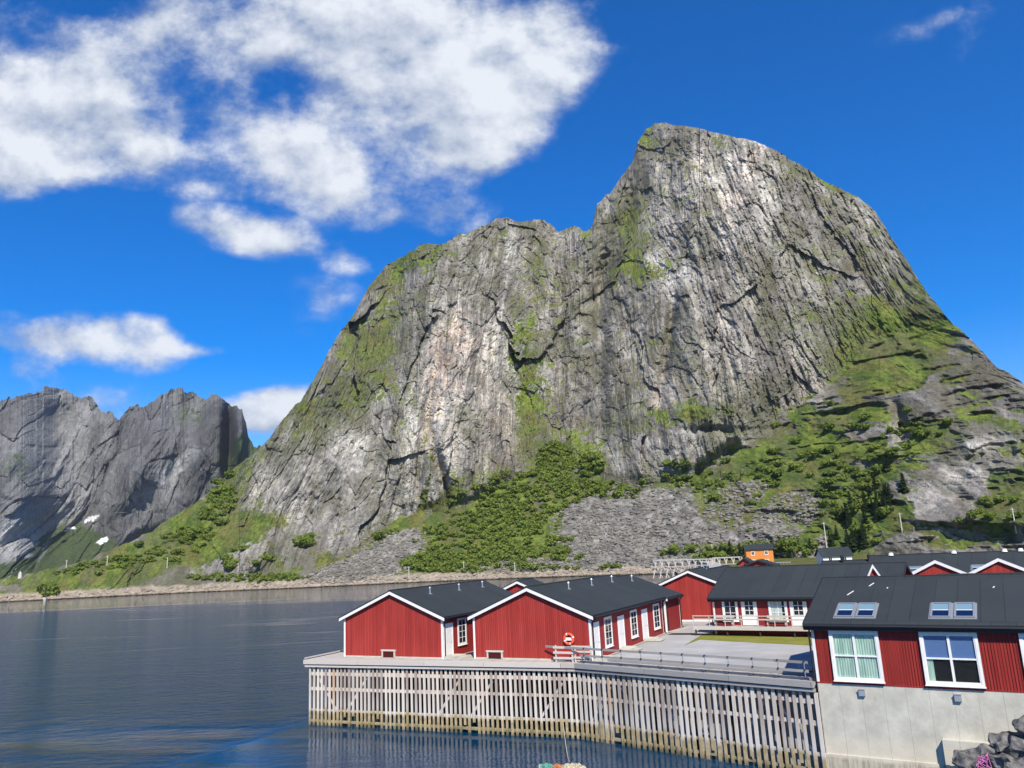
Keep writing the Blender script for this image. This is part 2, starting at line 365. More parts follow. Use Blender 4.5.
def concrete():
    m, t, b = mat('poured_concrete', (0.5, 0.5, 0.47), 0.85, 0.2)
    o = objco(t); sp = N(t, 'ShaderNodeSeparateXYZ'); link(t, o, sp.inputs[0]); spw = N(t, 'ShaderNodeSeparateXYZ'); link(t, N(t, 'ShaderNodeNewGeometry').outputs['Position'], spw.inputs[0])
    n = NOISE(t, o, 1.1, 6, 0.6); st = NOISE(t, mapscale(t, o, (1.6, 1.6, 0.55)), 1.1, 6, 0.65); f = NOISE(t, o, 14, 4, 0.6)
    c = MIX(t, MR(t, n, 0.35, 0.68), (0.41, 0.395, 0.335, 1), (0.56, 0.545, 0.465, 1))
    c = MIX(t, MR(t, st, 0.50, 0.75, 0, 0.4), c, (0.36, 0.40, 0.34, 1))
    zz = M_(t, 'ADD', spw.outputs[2], M_(t, 'MULTIPLY', n, 0.5))
    c = MIX(t, MR(t, zz, 2.45, 1.9, 0, 0.5), c, (0.62, 0.55, 0.42, 1))
    stz = NOISE(t, mapscale(t, o, (7, 7, 0.6)), 1.2, 4, 0.6)
    c = MIX(t, M_(t, 'MULTIPLY', MR(t, zz, 1.35, 1.15), MR(t, stz, 0.4, 0.6, 0.25, 0.85)), c, (0.24, 0.21, 0.14, 1))
    fr = M_(t, 'FRACT', M_(t, 'DIVIDE', sp.outputs[0], 0.98)); ln = MR(t, M_(t, 'ABSOLUTE', M_(t, 'SUBTRACT', fr, 0.5)), 0.486, 0.495)
    c = MIX(t, M_(t, 'MULTIPLY', ln, 0.40), c, (0.2, 0.19, 0.16, 1))
    cr = NOISE(t, mapscale(t, o, (1, 1, 0.5)), 2.2, 2, 0.5, 1.5)
    c = MIX(t, MR(t, M_(t, 'ABSOLUTE', M_(t, 'SUBTRACT', cr, 0.5)), 0.006, 0.0, 0, 0.25), c, (0.2, 0.19, 0.17, 1))
    c = MIX(t, MR(t, f, 0.5, 0.8, 0, 0.25), c, (0.42, 0.41, 0.38, 1))
    link(t, c, b.inputs['Base Color']); bump(t, b, M_(t, 'ADD', f, M_(t, 'MULTIPLY', ln, -1.5)), 0.4, 0.02)
    return m
CONC = concrete()
def gravel():
    m, t, b = mat('grey_gravel', (0.4, 0.4, 0.4), 0.95, 0.1)
    g = N(t, 'ShaderNodeNewGeometry').outputs['Position']
    n = NOISE(t, g, 0.35, 5, 0.6); f = NOISE(t, g, 9, 4, 0.75); tr = NOISE(t, mapscale(t, g, (0.12, 0.5, 1)), 1.2, 3, 0.5)
    c = MIX(t, MR(t, n, 0.35, 0.7), (0.29, 0.29, 0.28, 1), (0.42, 0.415, 0.40, 1))
    c = MIX(t, MR(t, f, 0.35, 0.7, 0, 0.6), c, (0.45, 0.45, 0.43, 1))
    c = MIX(t, MR(t, tr, 0.5, 0.62, 0, 0.4), c, (0.27, 0.275, 0.29, 1))
    link(t, c, b.inputs['Base Color']); bump(t, b, f, 0.6, 0.04); return m
GRAVEL = gravel()
def grassmat(name, a, b_, s=3.0):
    m, t, b = mat(name, a, 0.95, 0.1)
    g = N(t, 'ShaderNodeNewGeometry').outputs['Position']
    n = NOISE(t, g, s*0.25, 4, 0.6); f = NOISE(t, g, s*4, 3, 0.7)
    c = MIX(t, MR(t, n, 0.4, 0.62), (*a, 1), (*b_, 1)); c = MIX(t, MR(t, f, 0.4, 0.7, 0, 0.5), c, (a[0]*0.5, a[1]*0.55, a[2]*0.5, 1))
    link(t, c, b.inputs['Base Color']); bump(t, b, f, 0.7, 0.05); return m
GRASS = grassmat('yard_grass', (0.19, 0.20, 0.035), (0.26, 0.24, 0.06))

def water():
    m, t, b = mat('fjord_water', (0.0022, 0.032, 0.078), 0.03, 0.5)
    b.inputs['IOR'].default_value = 1.333; b.inputs['Specular IOR Level'].default_value = 0.33
    g = N(t, 'ShaderNodeNewGeometry').outputs['Position']
    r1 = NOISE(t, mapscale(t, g, (0.55, 1.0, 1)), 1.1, 5, 0.6)
    r2 = NOISE(t, mapscale(t, g, (0.6, 1.0, 1)), 3.6, 4, 0.6)
    r3 = NOISE(t, mapscale(t, g, (0.35, 1.0, 1)), 0.25, 3, 0.5)
    # gust patches: where the wind does not reach, the water lies smooth
    sp = N(t, 'ShaderNodeSeparateXYZ'); link(t, g, sp.inputs[0])
    wob = M_(t, 'MULTIPLY', NOISE(t, mapscale(t, g, (0.012, 0.03, 1)), 1.0, 3, 0.5), 60)
    far = MR(t, M_(t, 'ADD', M_(t, 'ADD', sp.outputs[1], M_(t, 'MULTIPLY', sp.outputs[0], 0.12)), wob), 245, 270, smooth=True)
    patch = NOISE(t, VM(t, 'ADD', mapscale(t, g, (0.011, 0.036, 1)), (3.1, 0.4, 0)).outputs[0], 1.0, 4, 0.6, 0.6)
    calm = M_(t, 'MAXIMUM', far, MR(t, patch, 0.55, 0.64, 0, 0.75, smooth=True))
    # the lee right under the pier
    ca, sa = math.cos(math.radians(27)), math.sin(math.radians(27))
    uu = M_(t, 'SUBTRACT', M_(t, 'MULTIPLY', sp.outputs[0], ca), M_(t, 'MULTIPLY', sp.outputs[1], sa))
    vv = M_(t, 'ADD', M_(t, 'MULTIPLY', sp.outputs[0], sa), M_(t, 'MULTIPLY', sp.outputs[1], ca))
    lee = M_(t, 'MULTIPLY', MR(t, vv, 26, 36, smooth=True), M_(t, 'MULTIPLY', MR(t, uu, -45, -41, smooth=True), MR(t, vv, 75, 65)))
    amp = M_(t, 'MAXIMUM', MR(t, calm, 0, 1, 1.0, 0.05), 0.0)
    amp = M_(t, 'MULTIPLY', amp, MR(t, lee, 0, 1, 1.0, 0.045))
    hgt = M_(t, 'ADD', M_(t, 'ADD', M_(t, 'MULTIPLY', r1, 0.95), M_(t, 'MULTIPLY', r2, 0.17)), M_(t, 'MULTIPLY', r3, 0.75))
    bump(t, b, M_(t, 'MULTIPLY', hgt, amp), 1.0, 1.0)
    link(t, MR(t, M_(t, 'MAXIMUM', calm, lee), 0, 1, 0.09, 0.02), b.inputs['Roughness'])
    return m
WATER = water()

def rockmat(name, bscale=1.0, bdist=0.6, sat=1.0):
    """colour painted per vertex (rock type, streaks, turf); fine mottling, cracks and bumps from noise"""
    m, t, b = mat(name, (0.3, 0.3, 0.3), 0.92, 0.15)
    a = N(t, 'ShaderNodeAttribute', attribute_name='albedo'); mk = N(t, 'ShaderNodeAttribute', attribute_name='mask')
    g = N(t, 'ShaderNodeNewGeometry').outputs['Position']
    ms = N(t, 'ShaderNodeSeparateColor'); link(t, mk.outputs['Color'], ms.inputs[0])
    veg = ms.outputs[0]
    f1 = NOISE(t, mapscale(t, g, (bscale, bscale, bscale*0.7)), 0.6, 6, 0.75)
    f2 = NOISE(t, mapscale(t, g, (bscale, bscale, bscale)), 1.6, 4, 0.7)
    k = M_(t, 'MULTIPLY', MR(t, f1, 0.3, 0.7, 0.62, 1.38), MR(t, f2, 0.25, 0.75, 0.8, 1.2))
    c = VM(t, 'SCALE', a.outputs['Color'], s=k).outputs[0]
    vo = N(t, 'ShaderNodeTexVoronoi', feature='DISTANCE_TO_EDGE'); vo.inputs['Scale'].default_value = 0.16*bscale
    wv_ = VM(t, 'ADD', mapscale(t, g, (1.5, 1.0, 0.55)), VM(t, 'SCALE', N(t, 'ShaderNodeTexNoise').outputs['Color'], s=0.0).outputs[0]).outputs[0]
    nn = N(t, 'ShaderNodeTexNoise'); link(t, g, nn.inputs['Vector']); nn.inputs['Scale'].default_value = 0.09*bscale; nn.inputs['Detail'].default_value = 4
    link(t, VM(t, 'ADD', wv_, VM(t, 'SCALE', nn.outputs['Color'], s=9.0/bscale).outputs[0]).outputs[0], vo.inputs['Vector'])
    crack = M_(t, 'MULTIPLY', MR(t, vo.outputs['Distance'], 0.035, 0.0), MR(t, f1, 0.42, 0.6))
    crack = M_(t, 'MULTIPLY', crack, MR(t, veg, 0.0, 0.6, 1.0, 0.0))
    crack = M_(t, 'MULTIPLY', crack, MR(t, ms.outputs[1], 0.0, 0.6, 1.0, 0.2))
    hgt = M_(t, 'ADD', M_(t, 'ADD', M_(t, 'MULTIPLY', f1, 2.2), M_(t, 'MULTIPLY', f2, 0.9)), M_(t, 'MULTIPLY', crack, -0.7))
    cc = N(t, 'ShaderNodeMix', data_type='RGBA'); link(t, M_(t, 'MULTIPLY', crack, 0.22), cc.inputs[0]); link(t, c, cc.inputs[6]); cc.inputs[7].default_value = (0.06, 0.06, 0.06, 1)
    link(t, cc.outputs[2], b.inputs['Base Color'])
    bump(t, b, hgt, 0.7, bdist/bscale)
    return m
ROCK = rockmat('mountain_rock')
ROCKF = rockmat('far_mountain_rock', 0.3, 0.6)
# ------------------------------------------------------------------ water
big = MB(); big.add([(-5000,-800,0),(5000,-800,0),(5000,6000,0),(-5000,6000,0)], [(0,1,2,3)])
tag(big.build('fjord_water', WATER), kind='structure')
seabed, _, _ = mat('seabed', (0.02, 0.025, 0.02), 1.0, 0.0)

# ------------------------------------------------------------------ the mountains
def interp(pts):
    xs = np.array([p[0] for p in pts], float); ys = np.array([p[1] for p in pts], float)
    return lambda x: np.interp(x, xs, ys)
class Surf:
    pass
def mountain(name, mat_, xr, step, rows, sky, base_y, base_D, slope, offset, relief, colour, jag, backz=-5):
    """a hillside between a foot line and a crest line: heights integrated from the local slope, then broken up in depth"""
    X1 = np.arange(xr[0], xr[1]+step, step); nx = len(X1)
    ysk = sky(X1) + jag(X1); yb = base_y(X1)
    T = np.linspace(0, 1, rows)[:, None]
    Y = yb[None, :] + (ysk-yb)[None, :]*T; X = np.repeat(X1[None, :], rows, 0)
    d = ray(X, Y); hh = np.hypot(d[..., 0], d[..., 1]); t = d[..., 2]/hh
    S = np.maximum(slope(X, Y, ysk[None, :]), t+0.28)
    D = np.zeros_like(X); D[0] = base_D(X1)
    for k in range(1, rows):
        dt = t[k]-t[k-1]; Dm = D[k-1]
        r = dt/(0.5*(S[k]+S[k-1]) - 0.5*(t[k]+t[k-1])); D[k] = Dm*(1+r+0.5*r*r)
    # ease the column-to-column steps
    for _ in range(6):
        D[:, 1:-1] = 0.25*D[:, :-2]+0.5*D[:, 1:-1]+0.25*D[:, 2:]
    Z = CAMH + t*D
    A = (X-512)/FPX*D
    D2 = D + offset(X, Y, A, Z, T)
    R, info = relief(X, Y, A, Z, T)
    D2 = D2 + R
    P = CAM + d/hh[..., None]*D2[..., None]
    # normals for turf
    gx = np.gradient(P, axis=1); gy = np.gradient(P, axis=0)
    nrm = np.cross(gx, gy); nrm /= np.linalg.norm(nrm, axis=-1, keepdims=True)+1e-9
    nrm *= np.sign(-(nrm*d).sum(-1, keepdims=True)+1e-12)
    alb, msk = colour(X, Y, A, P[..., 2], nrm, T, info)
    # back side falls away behind the crest
    nb = 8; last = P[-1]; dirh = d[-1].copy(); dirh[:, 2] = 0; dirh /= np.linalg.norm(dirh, axis=1, keepdims=True)
    back = []
    for k in range(1, nb+1):
        q = k/nb; h = np.maximum(last[:, 2]-backz, 0)
        p = last + dirh*(h[:, None]*0.9*q**0.8+4*q); p[:, 2] = last[:, 2] - h*q**1.25
        back.append(p)
    V = np.concatenate([P, np.array(back)], 0); nr = V.shape[0]
    alb = np.concatenate([alb, np.repeat(alb[-1:], nb, 0)], 0); msk = np.concatenate([msk, np.repeat(msk[-1:], nb, 0)], 0)
    idx = np.arange(nr*nx).reshape(nr, nx)
    q = np.stack([idx[:-1, :-1], idx[:-1, 1:], idx[1:, 1:], idx[1:, :-1]], -1).reshape(-1, 4)
    o = fastmesh(name, V.reshape(-1, 3), q, mat_, smooth=False, cols={'albedo': alb.reshape(-1, 3), 'mask': msk.reshape(-1, 3)})
    s = Surf(); s.o = o; s.P = P; s.X1 = X1; s.yb = yb; s.ys = ysk; s.rows = rows; s.step = step; s.msk = msk
    def at(x, y):
        i = int(round((x-xr[0])/step)); i = min(max(i, 0), nx-1)
        k = (y-yb[i])/(ysk[i]-yb[i])*(rows-1); k = int(min(max(round(k), 0), rows-1))
        return P[k, i]
    s.at = at
    return s

SKY = interp([(-260,604),(-100,592),(0,579),(38,572),(68,565),(96,556),(120,545),(147,534),(164,521),(191,507),(212,491),(232,469),(246,459),(260,448),(273,433),(290,411),(301,401),(309,387),(320,370),
 (328,354),(344,327),(355,312),(363,298),(377,275),(394,260),(418,246),(445,245),(461,236),(477,228),(492,220),(504,217),(519,223),(537,220),(549,224),(559,233),(570,226),(586,229),(592,227),(597,204),
 (615,187),(633,161),(638,143),(646,129),(655,124),(664,123),(694,127),(725,135),(756,141),(787,157),(827,182),(858,197),(874,210),(889,233),(909,264),(925,289),(945,315),(971,340),(996,366),(1012,376),(1024,384),(1100,425),(1260,500)])
SHY = interp([(-260,617),(-100,608),(0,603),(100,598),(200,593),(300,589),(400,584),(500,580),(640,575),(670,573)])
def dist_at(x, y, z):
    d = ray(x, y); return np.hypot(d[..., 0], d[..., 1])*(z-CAMH)/d[..., 2]
BD = interp([(600,309),(640,307),(700,300),(800,290),(900,276),(1260,236)])
BZ = interp([(640,-0.6),(680,-0.4),(740,2.2),(1260,3.0)])
def base_D(x):
    k = sst(x, 560, 700); xx = np.minimum(x, 690)
    return dist_at(xx, SHY(xx)+0.6, -0.6*np.ones_like(x))*(1-k) + BD(x)*k
def base_y(x):
    ys = np.arange(500, 660, 0.5)[:, None]; XX = np.repeat(x[None, :], len(ys), 0); YY = np.repeat(ys, len(x), 1)
    d = ray(XX, YY); t = d[..., 2]/np.hypot(d[..., 0], d[..., 1]); tgt = (BZ(x)-CAMH)/base_D(x)
    return np.array([np.interp(-tgt[i], -t[:, i], ys[:, 0]) for i in range(len(x))])
YC = interp([(-260,612),(0,600),(200,588),(240,575),(300,572),(340,562),(400,516),(461,508),(488,493),(517,474),(538,461),(561,452),(587,474),(611,483),(655,483),(693,474),(726,452),(760,436),(800,408),(835,380),(870,345),(905,330),(950,352),(1000,385),(1260,520)])
KAP = interp([(-260,0.75),(140,0.8),(220,1.0),(300,1.6),(400,2.1),(780,2.1),(860,1.7),(940,1.25),(1260,1.1)])
TAL = interp([(-260,0.6),(600,0.6),(760,0.66),(880,0.75),(1260,0.7)])
def slope(X, Y, ysk):
    yc = YC(X); k = sst(yc-Y, -4, 8)
    kap = KAP(X)*(0.82+0.36*fbm(X/120, Y/60, 2, 3))
    tal = TAL(X)*(0.88+0.24*fbm(X/90, Y/40, 2, 31))
    s = tal*(1-k)+kap*k
    top = sst(Y-ysk, 0, 16); return s*(0.55+0.45*top)
def near_hill(X, Y):          # rocky knoll in front at the right
    return ell(X, Y, [(955,500,85,55,1,10),(1040,470,60,60,1,0)])
BO = interp([(-260,0),(120,0),(250,26),(330,30),(395,6),(415,-12),(450,-16),(500,-2),(530,18),(555,10),(575,12),(600,26),(630,18),(660,6),(690,-4),(735,-10),(790,-8),(850,0),(950,8),(1260,20)])
def offset(X, Y, A, Z, T):
    wcl = sst(YC(X)-Y, -5, 60)
    o = BO(X + 0.10*(Y-300)*(X < 700))*wcl*1.15
    # great features: arete left of the summit, clefts and ledges
    o += 16*ell(X, Y, [(602,350,6,110,0.3,0),(612,255,8,60,0.8,-20)])
    o += 12*ell(X, Y, [(668,345,5,45,1,-8),(425,430,5,60,0.8,-8),(440,475,6,40,1,12)])
    o += 9*ell(X, Y, [(695,455,5,40,0.8,8),(715,430,30,4,0.6,0)])
    o -= 10*ell(X, Y, [(655,430,26,40,1,0),(925,410,20,16,1,0),(250,550,30,30,0.8,0)])
    o += 10*ell(X, Y, [(900,425,6,22,1,10),(860,500,20,40,0.8,-20)])
    fade = sst(T, 0, 0.06)
    return o*fade
def relief(X, Y, A, Z, T):
    wc = sst(YC(X)-Y, -6, 14)                           # on the cliffs
    lft = np.clip(ell(X, Y, [(128,579,26,9,1.3,30),(228,563,26,17,1.3,10),(212,545,20,14,0.8,20),(262,540,40,30,1.4,0),(255,490,30,26,1.2,45)])*1.3, 0, 1)
    k_ = sst(X, 225, 270); wc = wc*(lft*(1-k_)+k_)
    lean = np.interp(X, [-260,180,330,420,560,700,800,1000,1260], [0.9,0.85,0.35,0.05,0.0,-0.12,-0.35,-0.8,-0.9])
    wob = (fbm(A/60, Z/110, 3, 71)-0.5)*20
    a = A - lean*Z*0.75 + wob
    z = Z + (fbm(A/25, Z/25, 3, 72)-0.5)*16
    n_c = fbm(A/45, Z/45, 2, 93)
    b1 = ridged(a/52, z/210, 4, 1)
    b2 = ridged(a/17, z/75, 4, 2, 0.55)
    f1, f2, id1, gx, gy = cell(a/15, z/34, 3)
    g1, g2, id2, hx, hy = cell(a/6.0+0.3, z/13, 4)
    k1, k2, id3, lx, ly = cell(a/2.6, z/4.6, 6)
    crack1 = sst(0.10-(f2-f1), 0, 0.10); crack2 = sst(0.14-(g2-g1), 0, 0.14)
    some = sst(fbm(A/30, Z/30, 3, 77), 0.45, 0.62)
    rel = -(b1-0.5)*17 - (b2-0.5)*5 - (ridged(a/6.2, z/30, 3, 17)-0.5)*2.6 - (ridged(a/2.4, z/9, 3, 18)-0.5)*1.7 - (fbm(A/3.2, Z/4.5, 4, 92, 0.65)-0.5)*2.6
    h1, h2, id0, jx, jy = cell(a/40+0.35*(fbm(A/12, Z/12, 3, 91)-.5), z/75, 19)
    rel += (id0-0.5)*4 + jx*(id0-0.5)*20 + jy*5*(_h(np.round(id0*999), np.round(id0*77), 4)-0.3)
    rel += (id1-0.5)*1.4 + (gx*(id1-0.5)*3.0 + gy*0.5)
    rel += (id2-0.5)*1.3 + (hx*(id2-0.5)*2.8 + hy*0.6)
    rel += (id3-0.5)*1.0 + (lx*(id3-0.5)*1.6)
    rel += crack1*0.9*some*sst(n_c, 0.5, 0.65) + crack2*0.15
    rel += (fbm(a/1.9, z/4.0, 2, 8)-0.5)*1.5
    rk_ = np.clip(ell(X, Y, ROCKS)*1.2, 0, 1)*sst(n_c+0.3*(fbm(A/6, Z/6, 3, 94)-.5), 0.3, 0.5)
    # softer, boulder-strewn slopes below the cliffs
    c1, c2, idb, _, _ = cell(A/3.4, Z/2.2, 12); d1, d2, ids, _, _ = cell(A/1.6, Z/1.0, 13)
    rockout = np.where(X > 700, sst(ridged(A/20-Z*0.02, Z/9, 4, 14), 0.50, 0.68), sst(ridged(A/22-Z*0.02, Z/10, 4, 14), 0.58, 0.78))
    tal = -(ridged(A/55, Z/28, 4, 15)-0.5)*np.where(X < 300, 9, 16) - (fbm(A/12, Z/6, 4, 16)-0.5)*5 - rockout*3.4*np.where(X > 720, 1, 0.25)
    tal += (c1*0.7) + d1*0.35
    w2 = np.where(X > 740, 1.0, 0.55)
    tal += rk_*(-(ridged(a/7, z/9, 4, 95)-0.35)*7 + (id2-0.5)*2.5)
    scm = np.clip(ell(X, Y, SCREE), 0, 1)*(1-wc); rockout = rockout*(1-scm)
    fade = sst(T, 0.0, 0.05)
    R = (rel*wc*np.where(X < 240, 0.55, 1.0) + tal*(1-wc)*w2)*fade
    edge = 1-sst(T, 0.985, 1.0)*0.0
    return R*edge, dict(b1=b1, b2=b2, id1=id1, id2=id2, id3=id3, a=a, z=z, wc=wc, crack=np.maximum(crack1*some, crack2*0.6), idb=idb, ids=ids, rockout=rockout, c1=c1)
GREEN = [(60,582,90,8,0.9,4),(150,556,95,20,1.1,18),(205,520,50,22,1.0,38),(190,548,60,14,0.8,10),(120,575,40,14,0.5,0),(235,470,22,16,0.6,50),
 (388,300,18,50,0.62,-12),(365,345,26,30,0.45,35),(350,400,40,18,0.5,20),(325,440,34,10,0.35,25),(415,262,30,14,0.6,10),(300,405,14,14,0.4,50),(340,395,50,26,0.3,30),
 (262,521,22,8,0.8,0),(280,480,30,8,0.3,35),(385,535,55,6,1.0,32),(430,470,6,34,0.8,-14),(447,500,8,22,0.8,-30),
 (522,350,18,55,0.75,-4),(536,415,18,42,0.65,0),(518,300,10,30,0.4,0),(540,262,12,30,0.45,0),(560,300,8,60,0.25,0),(500,230,16,8,0.4,0),(578,250,10,20,0.3,0),
 (520,520,80,42,1.3,0),(556,462,22,22,1.2,0),(470,548,66,26,1.3,0),(600,490,50,10,0.9,-8),(540,560,80,14,0.7,0),(440,565,40,12,0.9,0),(680,484,50,10,0.9,8),
 (628,215,14,22,0.75,-30),(642,250,14,28,0.7,-40),(655,275,22,8,0.5,0),(650,140,10,14,0.6,0),(722,143,10,10,0.7,-40),(748,150,6,8,0.6,0),(790,168,12,5,0.3,-20),(836,184,26,6,0.3,-25),(834,205,6,8,0.5,0),
 (700,415,52,9,0.9,4),(690,408,14,14,0.3,0),(830,277,12,4,0.5,0),(826,250,6,10,0.3,0),
 (800,440,90,32,0.95,28),(760,478,80,26,1.0,30),(862,400,60,24,0.75,30),(885,345,56,24,1.0,25),(905,330,40,16,0.7,-35),(850,330,20,30,0.5,20),(870,320,20,22,0.45,0),(935,330,18,44,0.6,-45),(845,475,70,36,0.9,10),(900,370,60,22,0.6,10),
 (770,520,90,22,0.7,-8),(850,520,46,40,1.1,20),(700,552,60,14,0.9,0),(790,552,70,12,0.8,0),(985,425,60,12,0.85,-6),(940,440,34,20,0.55,0),(900,450,34,20,0.9,20),(930,380,50,14,0.45,-20),
 (1000,480,40,30,0.55,0),(960,525,60,14,0.55,4),(1010,515,40,22,0.85,0),(915,500,16,30,0.5,-20),(1060,470,60,60,0.7,0)]
SCREE = [(385,556,42,20,1.1,32),(345,572,36,10,1.0,14),(590,530,34,26,0.9,-10),(625,515,40,30,1.0,0),(690,522,54,34,1.2,18),(650,550,70,20,0.9,5),(735,500,32,14,0.9,30),(785,517,34,18,1.2,38),(520,566,60,6,0.7,3),(812,552,26,12,0.4,40),(832,468,16,5,0.4,0)]
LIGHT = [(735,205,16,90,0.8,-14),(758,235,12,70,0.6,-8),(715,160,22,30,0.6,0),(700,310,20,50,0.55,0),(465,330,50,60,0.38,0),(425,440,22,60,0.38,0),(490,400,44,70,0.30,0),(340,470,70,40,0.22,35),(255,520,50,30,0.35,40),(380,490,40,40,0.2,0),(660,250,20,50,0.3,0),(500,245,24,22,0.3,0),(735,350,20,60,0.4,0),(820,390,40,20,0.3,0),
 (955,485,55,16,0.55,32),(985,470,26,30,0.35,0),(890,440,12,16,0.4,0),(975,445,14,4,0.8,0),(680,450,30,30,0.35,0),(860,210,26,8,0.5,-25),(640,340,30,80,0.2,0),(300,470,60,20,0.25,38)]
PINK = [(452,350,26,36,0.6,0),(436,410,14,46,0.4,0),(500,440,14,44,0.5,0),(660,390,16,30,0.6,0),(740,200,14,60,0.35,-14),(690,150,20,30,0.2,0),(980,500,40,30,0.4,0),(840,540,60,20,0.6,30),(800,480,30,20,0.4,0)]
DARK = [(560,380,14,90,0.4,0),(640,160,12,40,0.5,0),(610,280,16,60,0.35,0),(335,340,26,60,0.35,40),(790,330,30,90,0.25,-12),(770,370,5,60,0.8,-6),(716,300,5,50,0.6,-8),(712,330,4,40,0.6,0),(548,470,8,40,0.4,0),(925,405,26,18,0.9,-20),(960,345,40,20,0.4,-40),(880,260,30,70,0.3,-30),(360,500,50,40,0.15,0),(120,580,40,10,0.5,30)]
ROCKS = [(925,408,24,14,1,-20),(875,402,14,9,1,0),(830,402,16,8,1,30),(850,430,12,8,1,0),(872,442,20,12,1,0),(897,397,12,9,1,0),(800,425,14,6,1,30),(775,456,12,6,1,20),(905,368,25,5,1,-15),(960,435,30,10,1,0),(990,455,36,16,0.8,0),(815,452,9,6,1,0),(745,470,10,5,1,30),(900,445,10,12,0.8,0),(845,375,14,7,1,30),(950,395,30,6,0.8,-25)]
def colour(X, Y, A, Z, nrm, T, I):
    up = nrm[..., 2]; wc = I['wc']; a, z = I['a'], I['z']
    n1 = fbm(A/28, Z/28, 5, 21, 0.6); n2 = fbm(A/6, Z/6, 4, 22, 0.6); n3 = fbm(A/1.6, Z/1.6, 3, 23, 0.65)
    st = fbm(a/5.5, z/80, 5, 24, 0.6); st2 = fbm(a/2.0, z/34, 4, 25, 0.62)
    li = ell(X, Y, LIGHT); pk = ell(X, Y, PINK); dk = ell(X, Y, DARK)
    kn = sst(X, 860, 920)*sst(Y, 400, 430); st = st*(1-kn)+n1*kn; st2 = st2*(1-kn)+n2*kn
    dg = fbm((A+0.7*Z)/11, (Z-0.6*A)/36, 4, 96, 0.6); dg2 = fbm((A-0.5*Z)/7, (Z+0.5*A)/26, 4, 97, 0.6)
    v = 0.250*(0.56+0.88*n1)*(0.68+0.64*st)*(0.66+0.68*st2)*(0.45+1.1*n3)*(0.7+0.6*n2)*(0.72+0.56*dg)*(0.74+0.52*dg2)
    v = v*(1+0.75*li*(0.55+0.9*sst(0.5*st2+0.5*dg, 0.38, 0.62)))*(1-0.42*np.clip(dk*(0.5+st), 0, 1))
    v = v*(0.86+0.28*I['id1'])*(0.88+0.24*I['id2'])
    # dark water streaks and lichen
    wet = sst(fbm(a/7, z/160, 4, 26, 0.6), 0.56, 0.66)*sst(n1, 0.38, 0.6); v *= 1-0.42*wet*wc
    v = v*(0.72+0.28*wc)
    tint = np.stack([1.04+0*v, 1.0+0*v, 0.89+0*v], -1)
    warm = sst(fbm(A/18, Z/30, 4, 27), 0.42, 0.66)[..., None]
    tint = tint*(1-0.6*warm) + 0.6*warm*np.array([1.07, 0.99, 0.86])
    p = np.clip(pk*sst(n2, 0.38, 0.62), 0, 1)[..., None]
    tint = tint*(1-p)+p*np.array([1.30, 0.98, 0.80])
    rock = np.clip(v, 0.03, 0.60)[..., None]*tint
    brown = sst(fbm(A/9, Z/12, 4, 28, 0.6)+0.06*(1-wc), 0.50, 0.66)*np.clip(1-li, 0, 1)
    rock = rock*(1-0.6*brown[..., None]) + 0.6*brown[..., None]*np.array([0.115, 0.105, 0.066])
    # scree
    sc = np.clip(ell(X, Y, SCREE)*1.15 - 0.15, 0, 1); sc = sst(sc+0.5*(n2-0.5), 0.30, 0.55)*(1-wc)
    sg = (0.180*(0.55+0.9*I['idb'])*(0.7+0.6*I['ids'])*(0.85+0.3*n1))[..., None]*np.array([1.03, 0.99, 0.88])
    # stony ground under the turf away from the scree
    col = rock
    col = col*(1-sc[..., None]) + sg*sc[..., None]
    # turf
    g = ell(X, Y, GREEN)
    slopefit = sst(up, 0.18, 0.62)
    veg = g*0.90 + 0.60*(slopefit-0.40) + 1.15*(n2-0.5) + 0.9*(n1-0.5) + 0.65*(n3-0.5) - 0.9*sc - 0.75*I['rockout']*(1-wc) - 0.42*np.clip(li, 0, 1) - 0.75*np.clip(ell(X, Y, ROCKS), 0, 1)
    thr = np.where(wc > 0.5, 0.46, np.where(X > 700, 0.36, 0.44))
    vm = sst(veg, thr-0.06, thr+0.13)
    gc1 = np.array([0.072, 0.110, 0.020]); gc2 = np.array([0.145, 0.185, 0.035]); gc3 = np.array([0.140, 0.120, 0.045]); gc4 = np.array([0.035, 0.055, 0.014])
    q = sst(n2, 0.35, 0.65)[..., None]; turf = gc1*(1-q)+gc2*q
    q = (sst(fbm(A/10, Z/10, 3, 29), 0.52, 0.68)*0.6)[..., None]; turf = turf*(1-q)+gc3*q
    q = (sst(n3, 0.5, 0.7)*0.5)[..., None]; turf = turf*(1-q)+gc4*q
    col = col*(1-vm[..., None]) + turf*vm[..., None]
    # faint moss everywhere on the dark rock
    ms_ = sst(fbm(A/14, Z/20, 4, 30), 0.44, 0.64)*0.5*(1-np.clip(li+pk, 0, 1))*(1-sc); ms_ = ms_[..., None]
    col = col*(1-ms_)+np.array([0.10, 0.105, 0.055])*ms_
    # washed pale rock just above the tide line, weed below
    hz = Z + (n2-0.5)*2.4 + (n3-0.5)*1.2
    tide = (sst(hz, 0.5, 1.0)*(1-sst(hz, 2.8, 4.0))*(X < 720))[..., None]
    col = col*(1-0.85*tide)+0.85*tide*np.array([0.34, 0.29, 0.225])*(0.6+0.8*n3[..., None])
    weed = ((1-sst(hz, 0.2, 0.7))*(X < 720))[..., None]
    col = col*(1-0.85*weed)+0.85*weed*np.array([0.13, 0.095, 0.045])
    m = np.stack([vm, sc, 0*vm], -1)
    return col, m
jag = lambda x: (fbm(x/9, x*0, 4, 51, 0.6)-0.5)*np.interp(x, [0,200,300,400,600,640,700,900,1000], [5,6,7,9,9,5,2.5,4,5])
MT = mountain('great_mountain', ROCK, (-260, 1260), 1.0, 500, SKY, base_y, base_D, slope, offset, relief, colour, jag)
